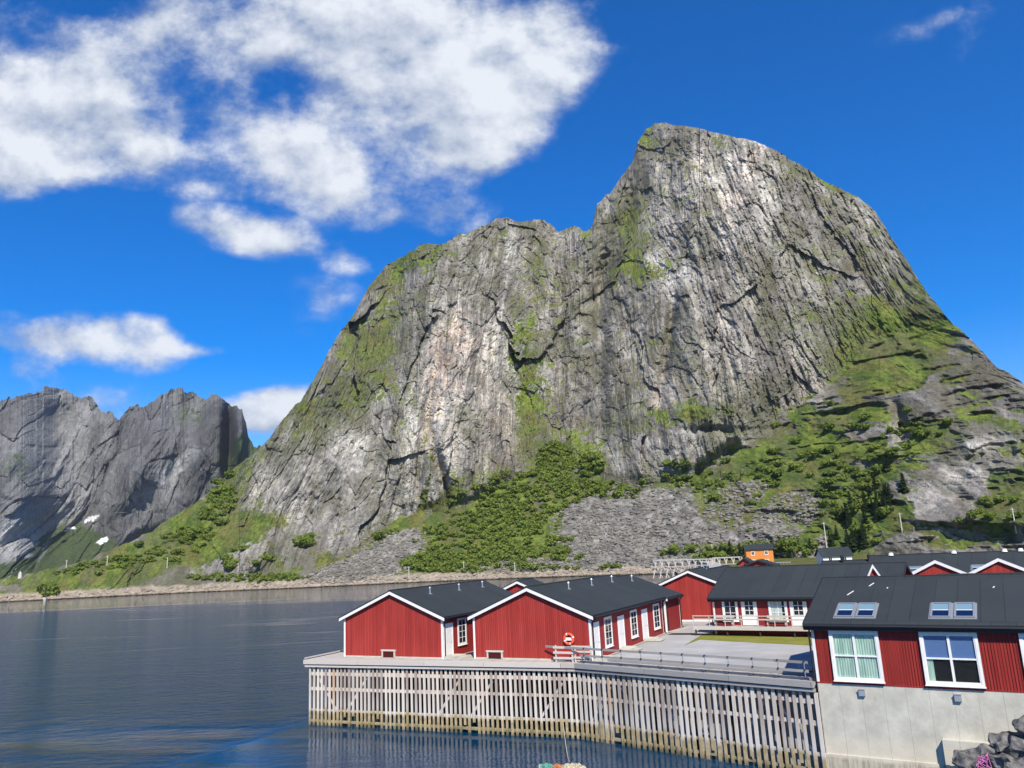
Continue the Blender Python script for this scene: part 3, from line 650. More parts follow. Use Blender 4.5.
MT.o.name = 'mountain_hill'; tag(MT.o, kind='structure')

# far mountains across the fjord arm
FSKY = interp([(-400,430),(-200,415),(-60,418),(0,402),(20,396),(38,391),(55,387),(65,390),(82,397),(92,396.7),(97,404),(102,410),(113,413),(119,421),(125,410),(137,403),(145,406),(161,394),(178,388),(191,392),(205,398),(215,392),(220,399),(232,406),(242,409),(246,421),(248.5,437),(254,446),(300,452),(420,500)])
fbase = lambda x: 589.0 - 0.046*x
def fslope(X, Y, ysk):
    d = Y-ysk
    s = 1.5*(0.7+0.6*fbm(X/40, Y/30, 3, 101))
    bowl = ell(X, Y, [(70,548,48,30,1,10)])
    s = s*(1-0.6*np.clip(bowl, 0, 1)); low = sst(Y, 545, 580); s = s*(1-low)+0.55*low
    return np.where(d < 12, s*0.75, s)
def foffset(X, Y, A, Z, T):
    o = 60*ell(X, Y, [(112,470,14,55,0.6,-25),(72,545,46,34,0.9,10)])
    o += 150*ell(X, Y, [(228,445,5,34,1.0,0),(140,520,18,30,0.3,0),(185,412,22,18,0.4,0)])
    o -= 110*ell(X, Y, [(240,430,6,30,1.0,0),(205,440,25,40,0.5,0),(20,470,30,70,0.8,0),(150,450,22,60,0.5,-30)])
    o += 90*ell(X, Y, [(150,548,34,14,1.0,20),(60,415,14,20,0.4,0)])
    return o*sst(T, 0, 0.1)
def frelief(X, Y, A, Z, T):
    a = A - 0.12*Z + (fbm(A/160, Z/160, 3, 111)-0.5)*90; z = Z + 0.06*A
    b1 = ridged(a/190, z/420, 4, 112); b2 = ridged(a/60, z/150, 4, 113)
    f1, f2, id1, gx, gy = cell(a/60, z/80, 114); g1, g2, id2, hx, hy = cell(a/24, z/34, 115)
    R = -(b1-0.5)*60 - (b2-0.5)*34 - (ridged(a/22, z/50, 3, 117)-0.5)*14 + (id1-0.5)*16 + gx*(id1-0.5)*22 + (id2-0.5)*8 + hx*(id2-.5)*9 + (fbm(a/9, z/14, 3, 116)-0.5)*9
    R += sst(0.12-(f2-f1), 0, 0.12)*4
    return R*sst(T, 0, 0.08)*0.6, dict(id1=id1, id2=id2, a=a, z=z)
def fcolour(X, Y, A, Z, nrm, T, I):
    a, z = I['a'], I['z']
    n1 = fbm(A/90, Z/90, 5, 121, 0.6); n3 = fbm(A/9, Z/9, 3, 123, 0.6); st = fbm(a/22, z/160, 4, 124, 0.6)
    v = 0.128*(0.35+1.3*n1)*(0.5+1.0*st)*(0.8+0.4*n3)*(0.85+0.3*I['id1'])
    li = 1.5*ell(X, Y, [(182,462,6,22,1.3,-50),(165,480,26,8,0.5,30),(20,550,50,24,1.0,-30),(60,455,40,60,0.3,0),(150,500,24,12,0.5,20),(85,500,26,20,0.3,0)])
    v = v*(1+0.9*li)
    col = np.clip(v, 0.03, 0.5)[..., None]*np.array([0.98, 1.0, 0.98])
    g = ell(X, Y, [(70,548,34,20,1.3,15),(50,572,90,12,1.2,0),(112,548,18,12,0.7,0),(203,412,26,16,0.38,20),(190,465,30,20,0.35,0),(250,460,30,26,1.4,20),(290,460,40,30,1.3,0),(15,470,24,16,0.4,0),(120,575,60,12,0.9,0)])
    vm = sst(g + 0.8*(n1-0.5) + 0.6*(n3-0.5) + 0.25*(sst(nrm[..., 2], 0.3, 0.7)-0.5), 0.42, 0.66)[..., None]
    col = col*(1-vm)+vm*(np.array([0.058, 0.082, 0.034])*(0.7+0.6*n1[..., None]))
    sn = ell(X, Y, [(93,518,8,2.2,1.1,26),(71,528,5,1.5,1.0,5),(64,531,5,1.2,0.7,0),(102,541,8.5,2.4,1.1,20)])
    sm = sst(sn+1.5*(n3-0.5), 0.55, 0.7)[..., None]; col = col*(1-sm)+sm*np.array([0.82, 0.84, 0.88])
    path = ell(X, Y, [(45,548,2,14,0.9,-28),(130,548,24,1.5,0.6,24)]); pm = np.clip(path, 0, 0.6)[..., None]; col = col*(1-pm)+pm*0.25
    return col, np.stack([vm[..., 0], 0*v, 0*v], -1)
fjag = lambda x: (fbm(x/5, x*0, 4, 151, 0.7)-0.5)*9
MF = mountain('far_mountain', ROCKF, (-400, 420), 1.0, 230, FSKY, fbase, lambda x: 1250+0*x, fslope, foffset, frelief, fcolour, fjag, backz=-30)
MF.o.name = 'far_hills'; tag(MF.o, kind='structure')
# ------------------------------------------------------------------ village ground, quay
FA = Frame(27); FB = Frame(33)
def XY(f, a, b): p = f.w(a, b, 0); return (p[0], p[1])
DZ = 4.4
g = MB()
B0 = (-10.04, 42.09)                        # near building, base corner in FB
poly = [XY(FA,-19.3,47.4), XY(FB,B0[0]+0.2,B0[1]+1.3), XY(FB,B0[0]+0.4,B0[1]+1.3), XY(FB,B0[0]+40,B0[1]+1.2), (150,60), (330,130), (330,330), (70,330), (62,262), (38,160), (24,112),
        XY(FA,-17,86), XY(FA,-24.8,84), XY(FA,-24.8,70.5), XY(FA,-19.3,70.5)]
g.prism(poly, -2, 4.36); tag(g.build('village_ground', GRAVEL), kind='structure')
core = MB(); core.prism([XY(FA,-37.0,49.5), XY(FA,-19.31,49.0), XY(FA,-12.3,47.4), XY(FB,B0[0]-0.3,B0[1]+3.4), XY(FB,B0[0]-0.3,B0[1]+9), XY(FA,-19.31,60), XY(FA,-19.31,68), XY(FA,-37,68)], -2, 3.9)
STONE, _t, _b = mat('dark_quay_stone', (0.03, 0.028, 0.025), 0.95, 0.1)
tag(core.build('quay_fill_ground', STONE), kind='structure')
gr = MB()
def gpt(x, y, z=4.366): p = atz(x, y, z); return (p[0], p[1])
gr.prism([gpt(684,645.5), gpt(703,634), gpt(718,631), gpt(900,628), gpt(900,656), gpt(812,645.5), gpt(760,643), gpt(722,641), gpt(700,639.5)], 4.2, 4.372)
tag(gr.build('yard_grass', GRASS), kind='stuff', label='strip of yellow green grass between the terrace and the gravel yard', cat='grass')

md = MB(); md.prism([XY(FA,-16,92), (60,110), (150,140), (330,330), (74,326), (66,262), (42,164), (28,118)], 3, 4.39)
MEAD = grassmat('meadow', (0.075, 0.095, 0.025), (0.16, 0.14, 0.055), 0.8); tag(md.build('meadow_ground', MEAD), kind='structure')
A0 = (-40.85, 45.35); Bp = (-20.3, 46.75); C0 = None
pw = np.array([*XY(FA,*A0), 0]); pb = np.array([*XY(FA,*Bp), 0]); pc = np.array([*XY(FB,B0[0]-0.12,B0[1]-0.15), 0])
pier = empty('pier', (pw[0], pw[1], 0), 0)
tag(pier, 'weathered timber pier on closely set upright slats, greened at the tide line', 'pier')
def L3(p): return np.array(p) - np.array([pw[0], pw[1], 0])
def pierface(a, b, spacing, seed, n_out):
    rr = random.Random(seed); d = b-a; L = np.linalg.norm(d); d = d/L; rz = math.atan2(d[1], d[0])
    def place(o): o.parent = pier; o.location = tuple(L3(a)); o.rotation_euler = (0, 0, rz); return o
    m = MB(); x = 0.10; n = 0
    while x < L-0.05:
        w = spacing*(0.40+0.14*rr.random()); top = 3.93-0.05*rr.random()
        bot = -0.75+0.10*rr.random()
        if rr.random() < 0.05: bot = 0.45+rr.random()*0.3
        lean = (rr.random()-0.5)*0.05; t = 0.055+0.02*rr.random(); yo = rr.random()*0.035
        x0, x1 = x, x+w
        vs = [(x0+lean, yo, bot), (x1+lean, yo, bot), (x1+lean, yo+t, bot), (x0+lean, yo+t, bot), (x0, yo, top), (x1, yo, top), (x1, yo+t, top), (x0, yo+t, top)]
        m.add(vs, [(3,2,1,0),(4,5,6,7),(0,1,5,4),(1,2,6,5),(2,3,7,6),(3,0,4,7)])
        x += spacing*(0.95+0.1*rr.random()); n += 1
    place(m.build('slat_cladding', SLAT))
    r = MB()
    for z, h in ((3.45, 0.22), (2.42, 0.20), (0.98, 0.16), (0.25, 0.16)):
        x = 0
        while x < L:
            l = min(3.6+rr.random()*2, L-x); r.box(x, x+l-0.02, 0.125, 0.19, z-h/2+rr.random()*0.05, z+h/2+rr.random()*0.05); x += l
    place(r.build('crossbeam', RAILW))
    x = 0.4
    while x < L:
        for yy in (0.45, 2.2):
            p = MB(); p.tube((x+rr.random()*0.3, yy, -2), (x, yy, 3.9), 0.15, 8); place(p.build('pile', PILE, smooth=False))
        if rr.random() < 0.7 and x+2.3 < L:
            q = MB(); s = rr.choice((-1, 1)); q.beam((x+0.3 if s > 0 else x+2.0, 0.28, 3.2), (x+2.0 if s > 0 else x+0.3, 0.28, 0.9), 0.05, 0.14); place(q.build('brace', RAILW))
        x += 2.45
    # edge timbers
    e = MB(); x = -0.28
    while x < L-0.01:
        l = min(4.2+rr.random()*1.6, L-x); e.box(x, x+l-0.03, -0.20, 0.05, 4.16, 4.44+rr.random()*0.02); x += l
    x = -0.20
    while x < L-0.01:
        l = min(4.8+rr.random(), L-x); e.box(x, x+l-0.03, -0.12, 0.10, 3.95, 4.10); x += l
    place(e.build('edge_beam', PALEW if n_out else DECKX))
    return rz, L, d
rzA, LA, dA = pierface(pw, pb, np.linalg.norm(pb-pw)/61.0, 3, True)
rzB, LB, dB = pierface(pb, pc, np.linalg.norm(pc-pb)/41.0, 5, False)
# short return on the open left side
lf = np.array([*XY(FA,-40.9,69.5), 0])
def sideface():
    rr = random.Random(9); m = MB(); x = 0.2; d = pw-lf; L = np.linalg.norm(d)
    while x < L-0.3:
        m.box(x, x+0.2, 0, 0.06, -0.7, 3.93); x += 0.4
    o = m.build('slat_cladding', SLAT, pier); o.location = tuple(L3(lf)); o.rotation_euler = (0, 0, math.atan2(d[1], d[0]))
    e = MB(); e.box(0, L, -0.15, 0.1, 4.14, 4.45); e.box(0, L, -0.35, -0.25, 4.5, 4.58); o = e.build('edge_beam', PALEW, pier); o.location = tuple(L3(lf)); o.rotation_euler = (0, 0, math.atan2(d[1], d[0]))
sideface()
# deck boards: one long run under the cabins, one strip along the yard
def deckboards(f, u0, u1, v0, v1, z0, z1, w=0.19):
    m = MB(); x = u0; rr = random.Random(4)
    while x < u1-0.01:
        xe = min(x+w, u1); m.box(x, xe-0.012, v0+rr.random()*0.02, v1, z0, z1-rr.random()*0.006); x = xe
    return m
dk = deckboards(FA, -40.80, -19.35, 46.95, 69.4, 4.22, 4.40).build('deck', DECK, pier)
q = MB(); q.add([(*XY(FA,-40.8,45.40),4.39),(*XY(FA,-20.3,46.80),4.39),(*XY(FA,-19.35,46.70),4.39),(*XY(FA,-19.35,46.945),4.39),(*XY(FA,-40.8,46.945),4.39)],[(0,1,2,3,4)]); o = q.build('deck_edge_strip', DECK, pier); o.location = tuple(L3((0, 0, 0)))
dk.location = tuple(L3((0, 0, 0))); dk.rotation_euler = (0, 0, FA.rz)
m = MB(); x = 0.0; rr = random.Random(6)
while x < LB-0.1:
    m.box(x, x+0.18, 0.06, 1.9, 4.24, 4.40-rr.random()*0.006); x += 0.193
o = m.build('deck', DECK, pier); o.location = tuple(L3(pb)); o.rotation_euler = (0, 0, rzB)
m = MB()
for k, (y, z) in enumerate(((0.45, 4.41), (1.70, 4.41))):
    m.box(0.0, LB-0.2, y, y+0.2, z, z+0.12)
o = m.build('kerb_timber', DECKX, pier); o.location = tuple(L3(pb)); o.rotation_euler = (0, 0, rzB)

# ------------------------------------------------------------------ windows and doors
def place(o, parent, loc, rot): o.parent = parent; o.location = loc; o.rotation_euler = (0, 0, rot); return o
def window(parent, loc, rot, w, h, cols, rows, cas=0.10, curt=None, glassm=None, deep=0.06, sill=True, bars=0.035, label=None):
    """origin: bottom centre of the opening on the wall face, outwards is local -y"""
    m = MB(); a, b = w/2, h
    m.box(-a-cas, -a, -deep, 0.0, -cas, b+cas); m.box(a, a+cas, -deep, 0.0, -cas, b+cas)
    m.box(-a, a, -deep, 0.0, b, b+cas); m.box(-a, a, -deep, 0, -cas, 0)
    s = 0.045; m.box(-a, -a+s, -deep+0.015, -0.002, 0, b); m.box(a-s, a, -deep+0.015, -0.002, 0, b); m.box(-a+s, a-s, -deep+0.015, -0.002, b-s, b); m.box(-a+s, a-s, -deep+0.015, -0.002, 0, s)
    if sill: m.box(-a-cas-0.03, a+cas+0.03, -deep-0.05, -0.002, -cas-0.035, -cas)
    for i in range(1, cols):
        x = -a + w*i/cols; bw = bars*(1.5 if (cols == 2) else 1); m.box(x-bw/2, x+bw/2, -deep+0.018, -0.012, s, b-s)
    for j in range(1, rows):
        z = h*j/rows; m.box(-a+s, a-s, -deep+0.020, -0.014, z-bars/2, z+bars/2)
    f = m.build('window', WHITE)
    place(f, parent, loc, rot)
    if label: f['label'] = label
    g_ = MB(); yp = -deep*0.55; g_.add([(-a+s, yp, s), (a-s, yp, s), (a-s, yp, b-s), (-a+s, yp, b-s)], [(0,1,2,3)])
    if curt is None and glassm is None: g_.build('pane', GLASS, f)
    else:
        g_.build('pane', CLEAR, f)
        bk = MB(); bk.box(-a+s, a-s, -0.008, -0.004, s, b-s); bk.build('dark_room', DARKIN, f)
    return f
def door(parent, loc, rot, w, h, glazed=0, cas=0.10, deep=0.05):
    m = MB(); a = w/2
    m.box(-a-cas, -a, -deep, 0, 0, h+cas); m.box(a, a+cas, -deep, 0, 0, h+cas); m.box(-a, a, -deep, 0, h, h+cas)
    m.box(-a, a, -0.03, -0.002, 0, h)
    for z0, z1 in (((0.15, 0.85), (1.0, h-0.2)) if not glazed else ((0.12, 0.55),)):
        m.box(-a+0.14, a-0.14, -0.038, -0.03, z0, z1)
    if glazed:
        z0 = 0.75; m.box(-a+0.1, -a+0.14, -0.05, -0.03, z0, h-0.1); m.box(a-0.14, a-0.1, -0.05, -0.03, z0, h-0.1)
        m.box(-0.02, 0.02, -0.05, -0.03, z0, h-0.1)
        for j in range(4): z = z0+(h-0.1-z0)*j/3; m.box(-a+0.14, -0.02, -0.048, -0.03, z-0.02, z+0.02); m.box(0.02, a-0.14, -0.048, -0.03, z-0.02, z+0.02)
    d = m.build('door', WHITE); place(d, parent, loc, rot)
    if glazed:
        g_ = MB(); g_.box(-a+0.14, a-0.14, -0.036, -0.031, 0.77, h-0.12); g_.build('pane', GLASS, d)
    hd = MB(); hd.tube((a-0.12, -0.09, 1.0), (a-0.24, -0.09, 1.0), 0.012, 6); hd.tube((a-0.12, -0.09, 1.0), (a-0.12, -0.03, 1.0), 0.012, 6); hd.build('handle', GREYM, d)
    return d
HATCHM, _t, _b = mat('dark_hatch', (0.06, 0.008, 0.008), 0.8, 0.2)
def slabroof(m, w, l, he, hr, oh, og, th=0.14):
    """pitched roof, ridge along y over a body 0..w by 0..l"""
    c = w/2; s = (hr-he)/c; e = he - s*oh
    for sx in (-1, 1):
        x_e = c - sx*(c+oh); 
        prof = [(x_e, e+0.02), (c, hr+0.02), (c, hr+0.02+th), (x_e, e+0.02+th)]
        if sx < 0: prof = prof[::-1]
        m.profile(prof, -og, l+og)
    m.box(c-0.12, c+0.12, -og-0.005, l+og+0.005, hr+th-0.02, hr+th+0.05)
def gable_trim(w, y, he, hr, oh, facing, t=0.17):
    m = MB(); c = w/2; s = (hr-he)/c; e = he-s*oh; y0, y1 = (y-0.035, y) if facing < 0 else (y, y+0.035)
    for sx in (-1, 1):
        x_e = c-sx*(c+oh)
        prof = [(x_e, e-t+0.03), (c, hr-t+0.03), (c, hr+0.055), (x_e, e+0.055)]
        m.profile(prof if sx > 0 else prof[::-1], y0, y1)
    return m
def cabin(f, u0, v0, w, l, label, group, zb=4.4, he=2.8, hr=4.55, oh=0.30, og=0.22, side=(), frontk=(), vents=(), wallm=None, found=True, cat='cabin', pipe=True, name='rorbu_cabin'):
    p = f.w(u0, v0, zb); root = empty(name, p, f.rz); tag(root, label, cat, group)
    c = w/2
    m = MB()
    m.add([(0,0,0),(w,0,0),(w,0,he),(c,0,hr),(0,0,he)], [(0,1,2,3,4)], 0); m.add([(0,l,0),(w,l,0),(w,l,he),(c,l,hr),(0,l,he)], [(4,3,2,1,0)], 0)
    m.add([(0,0,0),(0,l,0),(0,l,he),(0,0,he)], [(3,2,1,0)], 1); m.add([(w,0,0),(w,l,0),(w,l,he),(w,0,he)], [(0,1,2,3)], 1)
    m.add([(0,0,he),(c,0,hr),(c,l,hr),(0,l,he)], [(0,1,2,3)], 0); m.add([(w,0,he),(c,0,hr),(c,l,hr),(w,l,he)], [(3,2,1,0)], 0)
    m.build('wall', [wallm or RED, RED_Y], root)
    if found:
        q = MB(); q.box(0.04, w-0.04, -0.012, l+0.012, -0.35, 0.10); q.build('plinth', WHITE if found == 2 else CONC, root)
    m = MB(); slabroof(m, w, l, he, hr, oh, og); rf = m.build('roof', ROOF_Y, root)
    for vx, vy, kind in vents:
        q = MB(); z = hr - abs(vx-c)*(hr-he)/c + 0.14
        if kind == 0:
            q.tube((vx, vy, z-0.05), (vx, vy, z+0.42), 0.05, 8); q.tube((vx, vy, z+0.42), (vx, vy, z+0.52), 0.10, 8, 0.06); q.box(vx-0.12, vx+0.12, vy-0.12, vy+0.12, z-0.04, z+0.05)
            q.build('vent', GALV, rf, smooth=False)
        else:
            q.tube((vx, vy, z-0.05), (vx, vy, z+0.35), 0.10, 8); q.build('vent', BLACKM, rf)
    for y, fc in ((-og, -1), (l+og, 1)):
        gable_trim(w, y, he, hr, oh, fc).build('bargeboard', WHITE, root)
    s = (hr-he)/c
    for sx, X0 in ((-1, -oh), (1, w+oh)):
        q = MB(); ze = he-s*oh; x0, x1 = (X0-0.03, X0) if sx < 0 else (X0, X0+0.03)
        q.box(x0, x1, -og, l+og, ze-0.10, ze+0.14); q.build('fascia', BLACKM, root)
        q = MB(); q.tube((X0+sx*0.09, -og, ze+0.04), (X0+sx*0.09, l+og, ze+0.0), 0.06, 8); q.build('gutter', BLACKM, root)
    for x, y in ((0, 0), (w, 0), (0, l), (w, l)):
        q = MB(); dx = -0.02 if x == 0 else 0.02; dy = -0.02 if y == 0 else 0.02
        xa, xb = sorted((x+dx, x-dx*6)); ya, yb = sorted((y+dy, y)); q.box(xa, xb, ya, yb, 0.0, he-0.02)
        xa, xb = sorted((x+dx*1.15, x)); ya, yb = sorted((y+dy*1.15, y-dy*6)); q.box(xa, xb, ya, yb, 0.0, he-0.02)
        q.build('corner_board', WHITE, root)
    if pipe:
        for yy in (0.14, l-0.14):
            q = MB(); zt = he-s*oh; q.tube((w+oh+0.09, yy, zt), (w+0.10, yy, zt-0.32), 0.045, 7); q.tube((w+0.10, yy, zt-0.30), (w+0.10, yy, 0.12), 0.045, 7); q.tube((w+0.10, yy, 0.14), (w+0.24, yy, 0.03), 0.045, 7); q.build('downpipe', BLACKM, root)
    for it in side:
        k, yc, ww, zz, hh = it[:5]
        if k == 'w': window(root, (w, yc, zz), PI/2, ww, hh, 2, 4, cas=0.11, curt=1 if len(it) > 5 else None) and None
        else:
            door(root, (w, yc, 0.06), PI/2, ww, hh)
            q = MB(); q.box(w+0.06, w+0.95, yc-0.75, yc+0.75, 0.0, 0.16); q.box(w+0.95, w+1.3, yc-0.6, yc+0.6, 0.0, 0.07); q.build('doorstep', CONC, root)
    for it in frontk:
        k, xc, ww, zz, hh = it
        if k == 'h':        # low hatch with a pale frame
            q = MB(); a = ww/2
            q.box(xc-a-0.11, xc-a, -0.07, -0.002, zz, zz+hh); q.box(xc+a, xc+a+0.11, -0.07, -0.002, zz, zz+hh); q.box(xc-a-0.16, xc+a+0.16, -0.08, -0.002, zz+hh, zz+hh+0.11)
            h = q.build('hatch', PALEW, root)
            q = MB(); q.box(xc-a, xc+a, -0.03, -0.004, zz, zz+hh); q.build('hatch_panel', HATCHM, h)
    return root
G = 'red cabins with black pitched roofs and white trim'
lab = 'red cabin with white trim standing nearest the open water at the corner of the pier'
c1 = cabin(FA, -39.2, 47.4, 8.7, 13.3, lab, G, side=(('d', 0.72, 0.95, 0, 2.15), ('w', 2.55, 0.95, 0.75, 1.65), ('d', 5.2, 0.95, 0, 2.1), ('w', 7.6, 0.95, 0.75, 1.6), ('w', 11.2, 0.95, 0.75, 1.6)), frontk=(('h', 4.05, 0.95, 0.03, 0.42),),
           vents=((5.6, 3.2, 0), (5.6, 7.4, 0), (5.6, 11.2, 0)))
c2 = cabin(FA, -28.3, 47.9, 8.7, 15.6, 'red cabin on the pier with an orange lifebuoy on its gable and white side doors', G,
           side=(('d', 0.80, 0.98, 0, 2.15), ('w', 3.05, 1.15, 0.62, 1.72), ('d', 5.60, 1.05, 0, 2.12), ('w', 8.35, 1.2, 0.62, 1.70), ('d', 10.9, 1.1, 0, 2.12), ('w', 13.9, 1.35, 0.62, 1.7)),
           frontk=(('h', 1.62, 1.0, 0.03, 0.42),), vents=((5.5, 4.2, 0), (5.5, 8.6, 0), (5.5, 13.0, 0)))
cabin(FA, -28.1, 63.75, 8.7, 4.2, 'short red cabin end tucked behind the lifebuoy cabin, only its black roof showing', G, he=2.72, hr=4.35, vents=((5.5, 1.5, 0),), found=False)
cabin(FA, -38.3, 66.2, 8.4, 3.0, 'red gable peak showing just between the roofs of the two pier cabins', G, he=2.5, hr=4.22, found=False)
cabin(FA, -23.7, 73.1, 7.9, 5.2, 'plain bright red gable without windows beyond the gravel yard, white base', G, he=2.85, hr=4.45, found=2, pipe=False)
cabin(FA, -22.3, 80.0, 5.6, 9.0, 'small red gable peeking between the plain gable and the row with white windows', G, he=2.6, hr=4.25, found=False)

# lifebuoy on the second gable
ORANGE, _t, _b = mat('orange_plastic', (0.80, 0.10, 0.04), 0.45, 0.5)
p = FA.w(-21.13, 47.9-0.10, 5.75)
lb = empty('lifebuoy', p, FA.rz); tag(lb, 'orange ring lifebuoy with a white band hung on the red gable', 'lifebuoy')
def torus(R_, r_, a0, a1, n, k, axis='y'):
    m = MB(); vs = []; fs = []
    for i in range(n+1):
        a = a0+(a1-a0)*i/n
        for j in range(k):
            b = 2*PI*j/k; rr_ = R_+r_*math.cos(b); vs.append((rr_*math.cos(a), r_*math.sin(b), rr_*math.sin(a)))
    for i in range(n):
        for j in range(k): fs.append((i*k+j, i*k+(j+1) % k, (i+1)*k+(j+1) % k, (i+1)*k+j))
    m.add(vs, fs); return m
torus(0.31, 0.085, 0, 2*PI, 28, 10).build('ring', ORANGE, lb, smooth=True)
for a in (0.25, 1.82, 3.39, 4.96): torus(0.31, 0.091, a, a+0.22, 4, 10).build('white_band', WHITE, lb, smooth=True)
m = MB(); m.box(-0.30, 0.30, 0.00, 0.05, -0.09, 0.09); m.build('holder_board', WHITE, lb)

# timber barrier at the pier cabin's corner
bar = empty('timber_barrier', FA.w(-21.9, 47.25, 4.4), FA.rz); tag(bar, 'low grey timber barrier of stacked boards in front of the lifebuoy cabin', 'barrier')
for x in (0.0, 1.15, 1.35, 2.4):
    q = MB(); q.box(x, x+0.09, 0, 0.09, 0, 1.02); q.build('post', RAILW, bar)
for z in (0.25, 0.58, 0.90):
    q = MB(); q.box(-0.12, 1.28, -0.04, -0.002, z-0.07, z+0.07); q.build('board', RAILW, bar)
for z in (0.3, 0.66, 0.96):
    q = MB(); q.box(1.30, 2.5, -0.04, -0.002, z-0.06, z+0.06); q.build('board', RAILW, bar)

# railing along the yard's edge
rl = empty('railing', tuple(pb + np.array([0, 0, 4.4])), rzB); tag(rl, 'low railing of slim posts with two grey boards edging the gravel yard', 'railing')
nP = 11; xs_ = [0.6+i*(LB-1.1)/(nP-1) for i in range(nP)]
for x in xs_:
    q = MB(); q.box(x-0.018, x+0.018, 0.15, 0.185, 0.0, 0.98); pst = q.build('post', GALV, rl)
    for z in (0.12, 0.52, 0.93): q = MB(); q.add([(x-0.03, 0.10, z-0.04), (x+0.10, 0.10, z+0.05), (x-0.03, 0.10, z+0.05), (x-0.03, 0.14, z-0.04), (x+0.10, 0.14, z+0.05), (x-0.03, 0.14, z+0.05)], [(0,1,2),(5,4,3),(0,3,4,1),(1,4,5,2),(2,5,3,0)]); q.build('bracket', BLACKM, pst)
for z in (0.48, 0.90):
    q = MB(); x = -2.6 if z > 0.6 else 0.2
    while x < LB-0.3:
        e = min(x+3.9, LB-0.3); q.beam((x, 0.22, z), (e-0.02, 0.22, z+(random.random()-0.5)*0.03), 0.035, 0.13); x += 3.9
    q.build('rail_board', DECKX, rl)
# scrap of timber at the end of the railing
q = MB(); q.beam((0,0,0.06),(1.1,0.1,0.1),0.25,0.04); q.beam((0.1,0.3,0.05),(1.2,0.35,0.05),0.2,0.05); q.box(0.0,1.0,0.45,0.6,0.0,0.22)
o = q.build('timber_scrap', PALEW); pp = atz(797, 671, 4.41); o.location = tuple(pp); o.rotation_euler = (0, 0, FA.rz); tag(o, 'small heap of pale boards lying beside the railing next to the concrete house', 'timber')

# ------------------------------------------------------------------ row houses, ridge along x
def rowroof(m, L, dp, he, hr, oh, og, th=0.14, back=None):
    c = dp/2; s = (hr-he)/c; e = he-s*oh
    m.profx([(-oh, e+0.02), (c, hr+0.02), (c, hr+0.02+th), (-oh, e+0.02+th)], -og, L+og)
    m.profx([(c, hr+0.02), (dp+oh, e+0.02), (dp+oh, e+0.02+th), (c, hr+0.02+th)], -og, L+og)
    m.box(-og-0.004, L+og+0.004, c-0.13, c+0.13, hr+th-0.02, hr+th+0.045)
def rowhouse(f, u0, v0, L, dp, he, hr, label, cat, group=None, zb=4.4, wallm=None, oh=0.35, og=0.3, name='row_house', trimpipe=True):
    root = empty(name, f.w(u0, v0, zb), f.rz); tag(root, label, cat, group); c = dp/2
    m = MB(); m.add([(0,0,0),(L,0,0),(L,0,he),(0,0,he)], [(0,1,2,3)], 0); m.add([(0,dp,0),(L,dp,0),(L,dp,he),(0,dp,he)], [(3,2,1,0)], 0)
    m.add([(0,0,0),(0,dp,0),(0,dp,he),(0,c,hr),(0,0,he)], [(4,3,2,1,0)], 1); m.add([(L,0,0),(L,dp,0),(L,dp,he),(L,c,hr),(L,0,he)], [(0,1,2,3,4)], 1)
    m.build('wall', [wallm or DRED, RED_Y], root)
    m = MB(); rowroof(m, L, dp, he, hr, oh, og); rf = m.build('roof', ROOF_X, root)
    s = (hr-he)/c; ze = he-s*oh
    q = MB(); q.box(-og, L+og, -oh-0.035, -oh, ze-0.16, ze+0.13); q.build('fascia', BLACKM, root)
    q = MB(); q.tube((-og, -oh-0.10, ze+0.06), (L+og, -oh-0.10, ze+0.03), 0.07, 8); q.build('gutter', BLACKM, root)
    for X0, sg in ((-og, -1), (L+og, 1)):
        q = MB(); x0, x1 = (X0-0.03, X0) if sg < 0 else (X0, X0+0.03)
        q.profx([(-oh, ze-0.1), (c, hr-0.1), (c, hr+0.19), (-oh, ze+0.19)], x0, x1); q.profx([(dp+oh, ze-0.1), (c, hr-0.1), (c, hr+0.19), (dp+oh, ze+0.19)], x0, x1); q.build('bargeboard', BLACKM, root)
    if trimpipe:
        q = MB(); q.box(-0.03, 0.10, -0.03, 0.10, 0, he-0.02); q.build('corner_board', WHITE, root)
        q = MB(); q.tube((0.02, -oh-0.10, ze+0.02), (-0.12, -0.12, ze-0.35), 0.05, 8); q.tube((-0.12, -0.12, ze-0.33), (-0.12, -0.12, 0.05), 0.05, 8); q.build('downpipe', BLACKM, root)
    return root, rf
fbr, frf = rowhouse(FB, -21.78, 61.04, 13.2, 10.0, 2.75, 4.72, 'long red row house with tall white windows above the grass strip and terrace', 'row house', zb=4.4, wallm=siding('mid_red_siding', (0.20, 0.020, 0.019), (0.27, 0.028, 0.026), 0))
window(fbr, (1.33, 0, 1.12), 0, 0.92, 1.42, 2, 3, cas=0.15)
window(fbr, (4.98, 0, 1.14), 0, 1.08, 1.42, 2, 3, cas=0.15, curt=1, label='window with white curtains drawn')
f_ = [o for o in fbr.children if o.name.startswith('window')][-1]
q = MB(); q.box(-0.47, 0.30, -0.020, -0.014, 0.06, 1.36); q.build('curtain', WCURT, f_)
door(fbr, (2.82, 0, 0.70), 0, 0.92, 1.87, glazed=1, cas=0.14); door(fbr, (6.48, 0, 0.70), 0, 0.95, 1.87, glazed=1, cas=0.14)
for X_ in (9.2, 11.6): window(fbr, (X_, 0, 1.12), 0, 0.95, 1.42, 2, 3, cas=0.14)
for vx in (1.2, 3.0):
    q = MB(); q.tube((vx, 5.35, 4.6), (vx, 5.35, 5.1), 0.10, 8); q.build('vent', BLACKM, frf)
